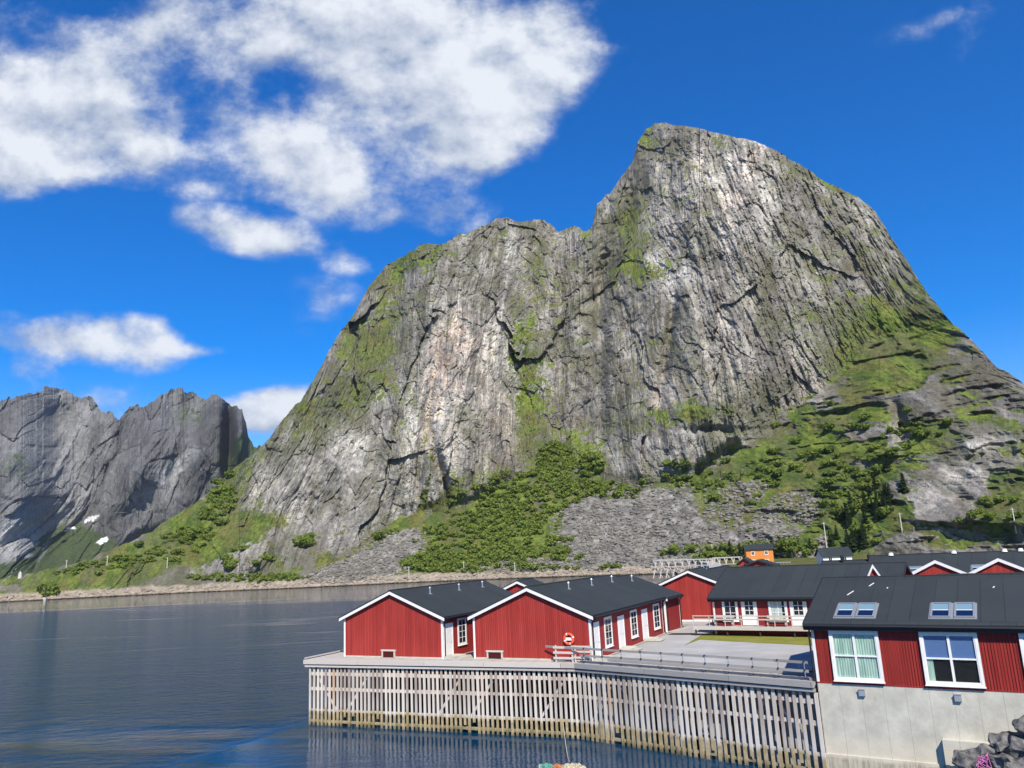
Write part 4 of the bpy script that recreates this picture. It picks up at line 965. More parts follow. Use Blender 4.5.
# terrace in front of it
ter = empty('terrace', FB.w(-23.2, 60.05, 4.54), FB.rz); tag(ter, 'raised pale timber terrace with a slim white rail below the tall windows', 'terrace')
q = MB(); x = 0.0
while x < 15.0: q.box(x, x+0.13, -0.03, 0.97, 0.46, 0.52); x += 0.142
q.box(0, 15, -0.06, -0.03, 0.28, 0.52); q.build('floor_boards', PALEW, ter)
for X_ in (0.1, 2.6, 5.1, 7.6, 10.1, 12.6):
    q = MB(); q.box(X_, X_+0.1, 0.05, 0.15, -0.2, 0.46); q.build('support', PILE, ter)
for X_ in (0.02, 1.3, 2.55, 3.8, 5.05, 6.3, 7.55, 8.8, 10.05, 11.3):
    q = MB(); q.box(X_, X_+0.05, -0.02, 0.03, 0.52, 1.30); q.build('rail_post', PALEW, ter)
q = MB(); q.box(0, 12, -0.03, 0.03, 1.28, 1.34); q.build('handrail', PALEW, ter)
q = MB(); q.box(0, 12, -0.02, 0.0, 1.02, 1.11); q.build('handrail', PALEW, ter)
q = MB(); q.beam((-2.2, 0.6, 0.05), (0.0, 0.6, 0.50), 1.1, 0.06); q.build('ramp', PALEW, ter)
def bench(u_, v_, L_, label):
    b = empty('bench', FB.w(u_, v_, 5.065), FB.rz); tag(b, label, 'bench')
    q = MB(); q.box(0, L_, 0, 0.36, 0.42, 0.47); q.build('seat', PALEW, b)
    q = MB(); q.box(0, L_, 0.36, 0.40, 0.60, 0.78); q.build('backrest', PALEW, b)
    for X_ in (0.05, L_-0.13): q = MB(); q.box(X_, X_+0.08, 0.02, 0.38, 0, 0.42); q.build('leg', PALEW, b)
bench(-21.6, 60.35, 1.5, 'pale wooden bench on the terrace below the first window from the left')
bench(-17.6, 60.35, 1.5, 'pale wooden bench on the terrace below the white curtained window')

# ------------------------------------------------------------------ near building
nb, nrf = rowhouse(FB, B0[0], B0[1], 15.0, 10.8, 2.78, 4.62, 'dark red house on a tall pale concrete base, roof windows in its black roof', 'house', zb=4.4, oh=0.32, og=0.30)
q = MB()                                       # raised battens of the siding
x = 0.06
while x < 14.9: q.box(x, x+0.035, -0.022, 0.0, 0.0, 2.72); x += 0.125
q.build('siding_battens', DRED, nb)
q = MB(); q.box(-0.02, 14.98, -0.035, 10.78, -5.8, -0.02); q.box(-0.05, 5.08, -0.10, -0.035, -5.8, -3.28); q.box(5.08, 14.98, -0.005, 0.0, -5.0, -2.0); b_ = q.build('concrete_base', CONC, nb)
q = MB(); q.box(5.2, 14.9, -0.45, -0.04, -5.8, -2.15); q.build('lower_footing', CONC, nb)
q = MB(); q.box(-0.02, 14.98, -0.05, -0.001, -0.03, 0.03); q.build('drip_board', DRED, nb)
def bigwin(x0, w, z0, h, kind):
    f = window(nb, (x0+w/2, -0.024, z0), 0, w, h, 2, 2, cas=0.13, curt=1, deep=0.12, bars=0.07, label={'g': 'white window with pale green curtains drawn', 'b': 'white window with a blue blind over its upper half', 'n': None}[kind])
    m = MB(); a = w/2
    if kind == 'g':
        for sx in (-1, 1):
            n = 26; vs = []; fs = []
            xa, xb = (-a+0.05, -0.04) if sx < 0 else (0.04, a-0.05)
            for i in range(n+1):
                t = i/n; y = -0.013 - 0.012*0 ; xx = xa+(xb-xa)*t; yy = -0.030+0.014*math.sin(i*1.9+0.6*math.sin(i))
                vs += [(xx, yy, 0.05), (xx, yy, h-0.05)]
            for i in range(n): fs.append((2*i, 2*i+2, 2*i+3, 2*i+1))
            mm = MB(); mm.add(vs, fs); mm.build('curtain', GCURT, f)
    if kind == 'b':
        m.box(-a+0.05, a-0.05, -0.034, -0.030, h/2, h-0.05); m.build('blind', BLIND, f)
        m = MB(); m.box(-a+0.05, -a+0.30, -0.013, -0.009, 0.05, h/2-0.02); m.build('curtain', GCURT, f)
    q = MB(); q.box(-a-0.13, a+0.13, -0.05, 0.02, h+0.13, h+0.30); q.build('head_board', DECKX, f)
    return f
bigwin(0.95, 2.0, 0.26, 2.10, 'g'); bigwin(4.98, 2.12, 0.26, 2.10, 'b'); bigwin(8.95, 2.0, 0.26, 2.10, 'n')
for X_ in (1.87, 5.93):
    q = MB(); q.box(X_, X_+0.28, -0.17, -0.036, -0.52, -0.22)
    q.box(X_-0.01, X_+0.29, -0.19, -0.17, -0.24, -0.20); q.build('air_vent', GALV, nb)
# roof windows
sR = (4.62-2.78)/5.4; aR = math.atan(sR)
def skylight(parent, xc, y0, w=0.86, l=1.30, he=2.78, s=sR, open_=False):
    z = he + s*y0 + 0.17
    r = bpy.data.objects.new('roof_window', None); 
    m = MB(); a = w/2; t = 0.085
    m.box(-a, -a+t, 0, l, 0, 0.09); m.box(a-t, a, 0, l, 0, 0.09); m.box(-a+t, a-t, 0, t, 0, 0.09); m.box(-a+t, a-t, l-t, l, 0, 0.09)
    m.box(-a-0.07, a+0.07, -0.09, l+0.07, -0.02, 0.02)
    f = m.build('roof_window', GREYM); f.parent = parent; f.location = (xc, y0, z); f.rotation_euler = (math.atan(s), 0, 0)
    m = MB(); m.box(-a+t, a-t, t, l-t, 0.030, 0.036); m.build('pane', GLASSBLUE, f)
    m = MB(); m.box(-a+t, a-t, l*0.52, l-t, 0.0365, 0.040); m.build('blind', BLINDL, f)
    m = MB(); m.box(-a+t, a-t, l*0.50, l*0.52+0.02, 0.040, 0.052); m.build('sash_bar', WHITE, f)
    return f
GLASSBLUE = glassmat('roof_window_glass', (0.004, 0.012, 0.045), 0.10)
for X_ in (1.55, 2.52, 5.82, 6.82, 10.1, 11.1): skylight(nrf, X_, 0.32, l=1.62)
for (x_, y_, l_) in ((1.35, 2.9, 0.5), (2.3, 4.0, 0.4), (8.0, 3.6, 0.15), (3.2, 3.7, 0.1)):
    q = MB(); z = 2.78+sR*y_+0.20; q.beam((x_, y_, z), (x_+l_*0.5, y_+l_, z+l_*sR), 0.035, 0.03); q.build('snow_hook', WHITE, nrf)

# ------------------------------------------------------------------ roofs behind
r1, rr1 = rowhouse(FB, -11.9, 70.5, 30.0, 9.6, 3.0, 5.05, 'long black roofed building behind, with small red dormer gables facing the water', 'row house', trimpipe=False)
def dormer(root, xc, w, y0, y1, zp, slope_=0.5):
    m = MB(); a = w/2; zb_ = zp-a*slope_
    m.add([(xc-a, y0, zb_-1.2), (xc+a, y0, zb_-1.2), (xc+a, y0, zb_), (xc, y0, zp), (xc-a, y0, zb_), (xc-a, y1, zb_-1.2), (xc+a, y1, zb_-1.2), (xc+a, y1, zb_), (xc, y1, zp), (xc-a, y1, zb_)],
          [(0,1,2,3,4),(9,8,7,6,5),(0,4,9,5),(1,6,7,2)]); d = m.build('dormer', RED, root)
    m = MB()
    for s in (-1, 1): m.add([(xc, y0-0.15, zp), (xc+s*(a+.15), y0-0.15, zb_-.07), (xc+s*(a+.15), y1, zb_-.07), (xc, y1, zp), (xc, y0-0.15, zp+0.1), (xc+s*(a+.15), y0-0.15, zb_+.03), (xc+s*(a+.15), y1, zb_+.03), (xc, y1, zp+0.1)],
          [(0,1,2,3),(7,6,5,4),(0,4,5,1),(1,5,6,2),(2,6,7,3),(3,7,4,0)])
    m.build('dormer_roof', ROOF_Y, d)
    m = MB()
    for s in (-1, 1): m.add([(xc, y0-0.19, zp-0.12), (xc+s*(a+.15), y0-0.19, zb_-.19), (xc+s*(a+.15), y0-0.19, zb_+.05), (xc, y0-0.19, zp+0.12), (xc, y0-0.152, zp-0.12), (xc+s*(a+.15), y0-0.152, zb_-.19), (xc+s*(a+.15), y0-0.152, zb_+.05), (xc, y0-0.152, zp+0.12)],
          [(0,1,2,3),(7,6,5,4),(0,4,5,1),(1,5,6,2),(2,6,7,3),(3,7,4,0)])
    m.build('bargeboard', WHITE, d)
for x_ in (935, 998):
    p = FB.front(x_, 561 if x_ == 935 else 559, 70.3); dormer(r1, p[0]+11.9, 4.6, -0.2, 4.6, p[2]-4.4-0.05)
q = MB(); 
for x_ in (3.2, 8.2):
    skylight(rr1, x_, 1.6, 1.5, 0.9, he=3.0, s=(5.05-3.0)/4.8)
for vx in (1.4, 6.2, 9.8, 10.9, 14): 
    q = MB(); q.tube((vx, 4.6, 5.15), (vx, 4.6, 5.38), 0.22, 10, 0.14); q.build('vent', WHITE, rr1)
r2, rr2 = rowhouse(FB, -17.2, 77.0, 9.0, 8.0, 2.8, 4.55, 'lower black roof with two dark vents, behind the row with white windows', 'row house', trimpipe=False)
for vx in (1.6, 4.0):
    q = MB(); q.tube((vx, 3.6, 4.6), (vx, 3.6, 5.15), 0.14, 8); q.build('vent', BLACKM, rr2)
r3, rr3 = rowhouse(FB, -5.6, 56.5, 24.0, 10.0, 2.45, 3.98, 'black roof rising directly behind the dark red house, narrow red dormer at its left', 'row house', trimpipe=False)
p = FB.front(873, 566, 59.0); dormer(fbr, p[0]+21.78, 1.15, -2.0, 0.0, p[2]-4.4, 2.2) if False else dormer(r3, p[0]+5.6, 1.15, 2.5, 4.0, p[2]-4.4, 2.2)

# ------------------------------------------------------------------ far houses under the slope
def smallhouse(name, x, y, dist, w, dp, he, hr, rot, wallm, label, trim=WHITE, roofm=ROOF_X, cat='house', nwin=3, floors=1, terr=False):
    p = aty(x, y, dist); root = empty(name, p, math.radians(rot)); tag(root, label, cat)
    m = MB(); m.box(-w/2, w/2, 0, dp, -3, he); m.profx([(0, he), (dp, he), (dp/2, hr)], -w/2, w/2); m.build('wall', wallm, root)
    m = MB(); s = (hr-he)/(dp/2)
    for k in (0, 1):
        y0, y1 = (-0.4, dp/2) if k == 0 else (dp+0.4, dp/2)
        m.profx([(y0, he-0.4*s), (y1, hr), (y1, hr+0.22), (y0, he-0.4*s+0.22)], -w/2-0.4, w/2+0.4)
    m.build('roof', roofm, root)
    for fl in range(floors):
        for i in range(nwin):
            X_ = -w/2 + w*(i+0.5)/nwin; window(root, (X_, 0, min(0.8, he-1.25)+2.3*fl), 0, 0.8, 0.95 if he > 1.2 else 0.5, 2, 1, cas=0.09)
    m = MB(); m.box(-w/2-0.05, w/2+0.05, -0.05, -0.01, -0.3, 0.1); m.build('base_board', trim, root)
    if terr:
        m = MB(); m.box(w/2-1.5, w/2+4.2, -2.2, 1.8, -0.6, -0.25)
        for i in range(7): m.box(w/2-1.4+i*0.9, w/2-1.3+i*0.9, -2.2, -2.1, -0.25, 0.8)
        m.box(w/2-1.5, w/2+4.2, -2.25, -2.05, 0.75, 0.9); m.build('veranda', GALV, root)
    return root
smallhouse('orange_house', 761, 566, 236, 7.4, 6.5, 4.7, 5.9, -12, ORG, 'orange timber house with dark roof and grey veranda at the foot of the slope', terr=True, floors=2, nwin=2)
smallhouse('white_house', 838, 562, 205, 6.6, 7, 1.5, 3.2, -8, WHITE, 'white house with a black roof beside the dark spruces', nwin=2)
smallhouse('red_boathouse', 753, 567.5, 150, 2.2, 2.2, 0.8, 1.6, 60, RED, 'tiny red boathouse gable just below the orange house', nwin=1, roofm=ROOF_X)
smallhouse('red_shed', 776, 572.5, 118, 2.6, 4, 1.0, 1.7, 62, RED, 'tiny red shed gable with white trim in front of the lower black roof', nwin=1)

# fish drying racks
for k, (x0, x1, yy, dist) in enumerate(((656, 690, 575, 262), (690, 715, 574.5, 256), (713, 742, 573.5, 250))):
    a = aty(x0, yy, dist); b = aty(x1, yy-0.5, dist-4)
    r = empty('drying_rack', tuple(a), 0); tag(r, ['bare wooden fish drying rack nearest the water on the far shore', 'bare wooden fish drying rack in the middle of the three on the far shore', 'bare wooden fish drying rack closest to the orange house'][k], 'drying rack', 'fish drying racks on the far shore')
    d = b-a; L = np.linalg.norm(d[:2]); n = max(3, int(L/2.0)); rr = random.Random(k)
    H_ = 4.6
    for i in range(n+1):
        q = MB(); c = d*i/n; j = rr.uniform(-.4, .4)
        q.beam(c+np.array([-1.5+j, -2.0, -1]), c+np.array([0.5, 0, H_]), 0.22, 0.22); q.beam(c+np.array([1.5+j, 2.0, -1]), c+np.array([-0.3, 0, H_]), 0.22, 0.22); q.beam(c+np.array([1.6+j, -1.5, -1]), c+np.array([-0.6, 0, H_]), 0.18, 0.18)
        q.build('trestle', PALEW, r)
    for t_ in ((0, 0, H_-0.1), (-1.0, -1.2, H_-1.9), (1, 1.2, H_-1.9), (0.3, -0.2, H_+0.1)):
        q = MB(); q.beam(np.array(t_), d+np.array(t_)+np.array([0,0,rr.uniform(-.2,.2)]), 0.2, 0.2); q.build('pole', PALEW, r)

# utility poles on the slopes
POLEM, _t, _b = mat('grey_pole', (0.52, 0.50, 0.46), 0.8, 0.2)
poles = [(66,571,9,'on the grassy headland, leftmost of the poles by the water'), (107,565,8,'on the crest of the headland, under the snow patches'), (167,568,9.5,'among bushes on the headland, left of the bare slabs'),
 (409,580,13,'at the foot of the left scree, above the first cabin'), (464,573,11,'on the scrub slope, between the two pier cabins'), (515,573,10,'on the scrub slope directly above the lifebuoy cabin'), (712.6,558,13,'above the racks'),
 (792.5,555,11.5,'between the orange house and the white house'), (827,549,24,'tall and standing just left of the white house'), (902,530,15,'on the bare rock knoll, right of the spruces'), (1016,530,18,'at the far right edge of the knoll')]
for (x, y, hpx, ds) in poles:
    p = MT.at(x, y) if x < 900 or True else None
    h = hpx*np.hypot(*(p-CAM)[:2])/FPX
    r = empty('utility_pole', tuple(p), 0); tag(r, 'slim grey utility pole ' + ds, 'pole', 'utility poles on the slopes')
    q = MB(); q.tube((0, 0, -1.0), (0, 0, h), 0.20, 7, 0.14); q.build('post', POLEM, r)
    q = MB(); q.beam((-0.7, 0, h-0.4), (0.7, 0, h-0.4), 0.1, 0.1); q.build('crossarm', POLEM, r)
p = atz(45, 601, 0.3); q = empty('sea_mark', tuple(p), 0); tag(q, 'dark navigation post with a pale lantern box at the water edge of the headland', 'sea mark')
m = MB(); m.tube((0,0,-2),(0,0,5.5),0.28,8); m.build('post', PILE, q)
m = MB(); m.box(-0.5,0.5,-0.5,0.5,-0.6,1.4); m.build('box', CONC, q)
p = MT.at(19.5, 577.5); q = empty('stone_cairn', tuple(p), 0); tag(q, 'pale stone beacon at the far left end of the headland', 'beacon')
m = MB(); m.tube((0,0,-0.5),(0,0,2.2),0.9,9,0.7); m.tube((0,0,2.2),(0,0,2.8),0.3,8,0.25); m.build('tower', POLEM, q)

# ------------------------------------------------------------------ vegetation
def leafmat(name, a, b_):
    m, t, b = mat(name, a, 0.8, 0.2)
    g_ = N(t, 'ShaderNodeNewGeometry'); r = g_.outputs['Random Per Island']; oi = N(t, 'ShaderNodeObjectInfo').outputs['Random']
    n = NOISE(t, g_.outputs['Position'], 0.12, 3, 0.6)
    f = M_(t, 'ADD', M_(t, 'MULTIPLY', r, 0.45), M_(t, 'ADD', M_(t, 'MULTIPLY', oi, 0.3), M_(t, 'MULTIPLY', n, 0.45)))
    link(t, MIX(t, f, (*a, 1), (*b_, 1)), b.inputs['Base Color'])
    tr = N(t, 'ShaderNodeBsdfTranslucent'); link(t, MIX(t, f, (*a, 1), (*b_, 1)), tr.inputs[0])
    mx_ = N(t, 'ShaderNodeMixShader'); mx_.inputs[0].default_value = 0.35; out = t.nodes['Material Output']
    link(t, b.outputs[0], mx_.inputs[1]); link(t, tr.outputs[0], mx_.inputs[2]); link(t, mx_.outputs[0], out.inputs[0]); return m
LEAF = leafmat('birch_leaves', (0.072, 0.122, 0.022), (0.225, 0.285, 0.052))
SPR = leafmat('spruce_needles', (0.016, 0.032, 0.012), (0.038, 0.062, 0.020))
BARK, _t, _b = mat('bark', (0.12, 0.10, 0.08), 0.9, 0.1)
def leafcloud(n, lobes, size, seed):
    r = np.random.RandomState(seed); L = len(lobes); V = []; F = []
    pk = r.choice(L, n, p=np.array([q[3]**2 for q in lobes])/sum(q[3]**2 for q in lobes))
    for i in range(n):
        c = lobes[pk[i]]; d = r.normal(size=3); d /= np.linalg.norm(d); d[2] = d[2]*0.8+0.15
        rad = c[3]*(0.72+0.35*r.rand()); p = np.array(c[:3])+d*rad
        nn = d + r.normal(size=3)*0.55; nn /= np.linalg.norm(nn); e = np.cross(nn, r.normal(size=3)); e /= np.linalg.norm(e); g_ = np.cross(nn, e)
        s = size*(0.6+0.8*r.rand()); k = len(V)
        V += [p-e*s-g_*s*0.6, p+e*s-g_*s*0.5, p+e*s*0.4+g_*s, p-e*s*0.6+g_*s*0.8]; F.append((k, k+1, k+2, k+3))
    return np.array(V), np.array(F)
def bushproto(seed, n=300, size=0.21):
    r = random.Random(seed); lobes = [(0, 0, 1.0, 0.95)]
    for i in range(6): a = r.random()*2*PI; q = 0.5+0.6*r.random(); lobes.append((math.cos(a)*q*1.1, math.sin(a)*q*1.1, 0.6+r.random()*0.9, 0.45+0.35*r.random()))
    return leafcloud(n, lobes, size, seed)
def spruceproto(seed, n=330):
    r = np.random.RandomState(seed); V = []; F = []
    for i in range(n):
        h = (r.rand()**1.35)*0.97+0.03; a = r.rand()*2*PI; R_ = (1-h)*0.24+0.012; rad = R_*(0.35+0.75*r.rand())
        tier = 0.85+0.3*math.sin(h*40+seed); rad *= tier
        p = np.array([math.cos(a)*rad, math.sin(a)*rad, h-rad*0.25]); o_ = np.array([math.cos(a), math.sin(a), -0.45]); s = 0.035+0.04*(1-h)
        e = np.array([-math.sin(a), math.cos(a), 0]); k = len(V)
        V += [p-o_*s*1.2-e*s*0.5, p+o_*s*0.6-e*s*0.8, p+o_*s*1.5, p+o_*s*0.6+e*s*0.8]; F.append((k, k+1, k+2, k+3))
    return np.array(V), np.array(F)
def meshof(name, V, F, m_):
    o = fastmesh(name, V, F, m_, smooth=False); me = o.data; bpy.data.objects.remove(o); return me
BUSH = [meshof('foliage', *bushproto(k), LEAF) for k in range(5)]
SPRM = [meshof('foliage', *spruceproto(k), SPR) for k in range(3)]
tm = MB(); tm.tube((0,0,-0.3),(0,0,1.0),0.10,6,0.04); tm.tube((0,0,0.3),(0.5,0.2,1.1),0.05,5,0.02); tm.tube((0,0,0.2),(-0.45,0.1,1.0),0.05,5,0.02)
_o = tm.build('trunk', BARK); TRUNK = _o.data; bpy.data.objects.remove(_o)
tm = MB(); tm.tube((0,0,-0.05),(0,0,0.9),0.018,6,0.006); _o = tm.build('trunk', BARK); STRUNK = _o.data; bpy.data.objects.remove(_o)
def plant(kind, p, h, label, group, seed):
    r = random.Random(seed)
    root = empty('spruce_tree' if kind == 's' else 'birch_shrub', tuple(p), r.random()*6.28); tag(root, label, 'spruce' if kind == 's' else 'shrub', group)
    if kind == 's': root.scale = (h*r.uniform(.9, 1.25), h*r.uniform(.9, 1.25), h); a, b_ = SPRM[seed % 3], STRUNK
    else: s = h/2.0; root.scale = (s*r.uniform(.9, 1.3), s*r.uniform(.9, 1.3), s*r.uniform(.85, 1.1)); a, b_ = BUSH[seed % 5], TRUNK
    for nm, me in (('crown', a), ('trunk', b_)):
        o = bpy.data.objects.new(nm, me); COL.objects.link(o); o.parent = root
    return root
R5 = random.Random(5)
def inell(n, regs, thr=0.5):
    out = []; tries = 0
    while len(out) < n and tries < n*60:
        tries += 1; q = R5.choice(regs); x = q[0]+R5.uniform(-1.2, 1.2)*q[2]; y = q[1]+R5.uniform(-1.2, 1.2)*q[3]
        if ell(np.array([x]), np.array([y]), [q])[0] > thr: out.append((x, y))
    return out
def pxh(p, px): return px*np.linalg.norm(p-CAM)/FPX
sets = [('green shrub scattered on the open green slope right of the big cliff', 'shrubs on the right hand green slope', 64, [(800,440,80,30,1,28),(760,480,70,22,1,30),(860,440,60,50,1,20),(850,480,50,40,1,0),(700,470,40,16,1,12)], (4.5, 9)),
 ('leafy shrub at the foot of the slope above the black roofs', 'shrubs above the village roofs', 46, [(700,556,42,9,1,0),(780,551,40,8,1,0),(870,525,20,26,1,0),(850,500,30,30,1,0)], (6, 11)),
 ('low shrub in the hollow behind the bare rock knoll', 'shrubs behind the rock knoll', 26, [(905,440,30,16,1,18),(935,430,22,14,1,0),(1010,508,30,12,1,0),(985,520,40,8,1,0)], (4.5, 8.5)),
 ('low dark shrub on the grassy left headland', 'shrubs on the left headland', 42, [(150,556,90,14,1,18),(200,533,40,14,1,38),(48,592,5,6,1,0),(240,560,30,16,1,0),(225,487,16,16,1,50)], (4, 9)),
 ('shrub clinging to a ledge at the foot of the big cliff', 'shrubs along the cliff foot', 26, [(385,535,50,5,1,32),(655,484,40,6,1,0),(305,545,6,8,1,0),(592,470,8,12,1,0)], (6, 12))]
k = 0
for label, grp, n, regs, (a, b_) in sets:
    for (x, y) in inell(n, regs):
        k += 1; p = MT.at(x, y).copy(); h = pxh(p, R5.uniform(a, b_)); p[2] -= 0.15*h; plant('b', p, h, label, grp, k)
for label, grp, pts in (('dark spruce in the thick stand on the hillside behind the white house', 'spruces behind the white house', [(x_, y_, R5.uniform(10, 19)) for x_, y_ in inell(40, [(862,522,20,14,1,10),(848,545,20,10,1,0),(882,506,12,12,1,0)], 0.4)]),
 ('narrow dark spruce standing among shrubs around the orange house', 'spruces around the orange house', [(722,562,16),(731,561,19),(741,562,18),(748,562,13),(774,561,23),(766,562,15),(811,553,14),(786,558,13)]),
 ('lone dark conifer high up at the bare knoll', 'conifers near the knoll', [(888,470,14),(905,492,17),(903,486,12)])):
    for x, y, hp in pts:
        k += 1; p = MT.at(x, y).copy(); h = pxh(p, hp); p[2] -= 0.03*h; plant('s', p, h, label, grp, k)
# dense scrub on the scree fan: nobody could count it
def scrub(name, n, regs, px, label, seed, thr=0.35):
    r = np.random.RandomState(seed); VV = []; FF = []; off = 0; protos = [bushproto(90+i, 110, 0.27) for i in range(5)]
    for (x, y) in inell(n, regs, thr):
        if ell(np.array([x]), np.array([y]), SCREE)[0]*0.9 > 0.45+0.5*r.rand(): continue
        p = MT.at(x, y); h = pxh(p, r.uniform(*px)); V, F = protos[r.randint(5)]; a = r.rand()*6.28; s = h/2.0*np.array([1.2, 1.2, 0.95])
        Rm = np.array([[math.cos(a), -math.sin(a), 0], [math.sin(a), math.cos(a), 0], [0, 0, 1]])
        VV.append((V*s)@Rm.T + p - np.array([0, 0, 0.25*h])); FF.append(F+off); off += len(V)
    o = fastmesh(name, np.concatenate(VV), np.concatenate(FF), LEAF, smooth=False); tag(o, label, 'scrub', None, 'stuff'); return o
scrub('scrub', 1150, [(520,520,74,36,1,0),(556,464,18,18,1,0),(470,548,58,22,1,0),(490,535,60,24,1,20),(560,560,70,10,1,0),(440,563,36,8,1,0),(600,490,40,8,1,-8),(520,500,40,26,1,0)], (2.5, 7), 'dense green scrub covering the scree fan below the big cliff', 61)
scrub('scrub', 110, [(760,478,80,20,1,30),(845,475,60,30,1,10),(700,484,50,8,1,12),(850,500,40,30,1,0),(770,520,30,10,1,40),(905,443,30,16,1,18)], (3, 6), 'low green scrub spread over the right hand slope', 62, 0.45)
scrub('scrub', 300, [(110,566,70,8,1,14),(180,545,50,14,1,30),(220,505,24,12,1,45),(385,535,50,4,1,32),(250,578,60,3,1,0)], (2.5, 5), 'low scrub along the left headland and gully', 63, 0.4)

# ------------------------------------------------------------------ loose rock
def rockverts(r, sub=1):
    t = (1+5**0.5)/2
    V = np.array([(-1,t,0),(1,t,0),(-1,-t,0),(1,-t,0),(0,-1,t),(0,1,t),(0,-1,-t),(0,1,-t),(t,0,-1),(t,0,1),(-t,0,-1),(-t,0,1)], float)
    V /= np.linalg.norm(V[0]); V *= (0.72+0.5*r.rand(12))[:, None]
    F = np.array([(0,11,5),(0,5,1),(0,1,7),(0,7,10),(0,10,11),(1,5,9),(5,11,4),(11,10,2),(10,7,6),(7,1,8),(3,9,4),(3,4,2),(3,2,6),(3,6,8),(3,8,9),(4,9,5),(2,4,11),(6,2,10),(8,6,7),(9,8,1)])
    return V, F
def stones(name, pts, label, cat, colr, seed):
    r = np.random.RandomState(seed); VV = []; FF = []; off = 0
    for p, s in pts:
        V, F = rockverts(r); a = r.rand()*6.28; Rm = np.array([[math.cos(a), -math.sin(a), 0], [math.sin(a), math.cos(a), 0], [0, 0, 1]])
        VV.append((V*np.array([s*(.8+.6*r.rand()), s*(.7+.4*r.rand()), s*(.45+.35*r.rand())]))@Rm.T + p); FF.append(F+off); off += 12
    m_, t, b = mat(name+'_mat', colr, 0.9, 0.2); g_ = N(t, 'ShaderNodeNewGeometry')
    n = NOISE(t, g_.outputs['Position'], 1.2, 4, 0.6); f = M_(t, 'ADD', M_(t, 'MULTIPLY', g_.outputs['Random Per Island'], 0.6), M_(t, 'MULTIPLY', n, 0.5))
    sp = N(t, 'ShaderNodeSeparateXYZ'); link(t, g_.outputs['Position'], sp.inputs[0])
    c = MIX(t, f, (colr[0]*0.5, colr[1]*0.5, colr[2]*0.52, 1), (colr[0]*1.3, colr[1]*1.25, colr[2]*1.2, 1))
    c = MIX(t, MR(t, M_(t, 'ADD', sp.outputs[2], M_(t, 'MULTIPLY', n, 0.6)), 0.95, 0.5), c, (0.07, 0.055, 0.025, 1)); link(t, c, b.inputs['Base Color'])
    o = fastmesh(name, np.concatenate(VV), np.concatenate(FF), m_, smooth=False); tag(o, label, cat, None, 'stuff'); return o
rs = np.random.RandomState(77); pts = []
for i in range(4200):
    x = rs.uniform(-60, 725); yb_ = float(SHY(x)); dy = abs(rs.normal())*3.0
    p = MT.at(x, yb_-dy+0.8).copy(); s = (0.35+0.9*rs.rand()**2.5)*(1.3 if dy < 3 else 1.0); p[2] = max(p[2], 0.1)+0.1*s; pts.append((p, s))
stones('shore_stones', pts, 'pale boulders lining the far waterline below the mountain', 'boulders', (0.30, 0.26, 0.21), 5)
pts = []
for i in range(15000):
    q = SCREE[rs.randint(len(SCREE)-1)]; x = q[0]+rs.uniform(-1.3, 1.3)*q[2]; y = q[1]+rs.uniform(-1.3, 1.3)*q[3]
    if ell(np.array([x]), np.array([y]), [q])[0] < 0.25: continue
    p = MT.at(x, y).copy(); s = 0.28+1.1*rs.rand()**4.0; pts.append((p, s))
stones('scree_stones', pts, 'grey scree blocks strewn over the slopes under the cliff', 'scree', (0.185, 0.178, 0.155), 6)

# dark boulders against the concrete base, bottom right
def boulder(p, s, seed, label, mat_):
    r = np.random.RandomState(seed); V, F = rockverts(r)
    me = bpy.data.meshes.new('boulder'); me.from_pydata([tuple(q) for q in V*np.array(s)], [], [tuple(int(i) for i in f) for f in F]); me.materials.append(mat_)
    o = bpy.data.objects.new('boulder', me); COL.objects.link(o); o.location = tuple(p); o.rotation_euler = (r.rand()*0.6, r.rand()*0.6, r.rand()*6)
    b = o.modifiers.new('facets', 'SUBSURF'); b.levels = 3; b.render_levels = 3; b.subdivision_type = 'SIMPLE'
    tx = bpy.data.textures.new('rough', 'VORONOI'); tx.noise_scale = 0.45; d = o.modifiers.new('rough', 'DISPLACE'); d.texture = tx; d.strength = 0.34; d.mid_level = 0.5; d.texture_coords = 'LOCAL'
    tag(o, label, 'boulder', 'dark boulders piled against the concrete wall'); return o
bm_, t, b = mat('boulder_rock', (0.12, 0.12, 0.12), 0.85, 0.3); o_ = objco(t); n = NOISE(t, o_, 2.2, 7, 0.65); link(t, MIX(t, MR(t, n, 0.38, 0.62), (0.055, 0.057, 0.06, 1), (0.21, 0.20, 0.185, 1)), b.inputs['Base Color']); bump(t, b, n, 0.9, 0.08)
bq = [(968, 762, 1.0, (0.7, 0.6, 0.5), 'leftmost dark boulder against the concrete wall'), (985, 752, 1.3, (0.8, 0.6, 0.35), 'flat grey slab of rock leaning over the leftmost boulder'), (1003, 764, 1.1, (0.9, 0.8, 0.6), 'dark boulder splashed with pink paint beside the leftmost one'),
      (1020, 745, 2.0, (1.0, 0.8, 0.45), 'long dark boulder lying across the top of the pile'), (1022, 770, 1.1, (1.1, 0.9, 0.7), 'big dark boulder cut by the lower right corner of the picture'), (1028, 728, 2.9, (0.7, 0.6, 0.5), 'topmost dark boulder at the right edge'), (1040, 755, 2.0, (1.2, 0.9, 0.8), 'dark boulder at the right edge under the topmost one'), (1000, 742, 1.9, (0.6, 0.5, 0.3), 'small grey boulder resting high against the concrete')]
for i, (x, y, z, s, lb_) in enumerate(bq):
    f0 = FB.front(x, y, B0[1]-1.3); p = FB.w(f0[0], f0[1], f0[2]); boulder(p, s, 40+i, lb_, bm_)
q = MB()
for i in range(1): pass
PINKM, _t, _b = mat('pink_rope', (0.50, 0.16, 0.36), 0.6, 0.3)
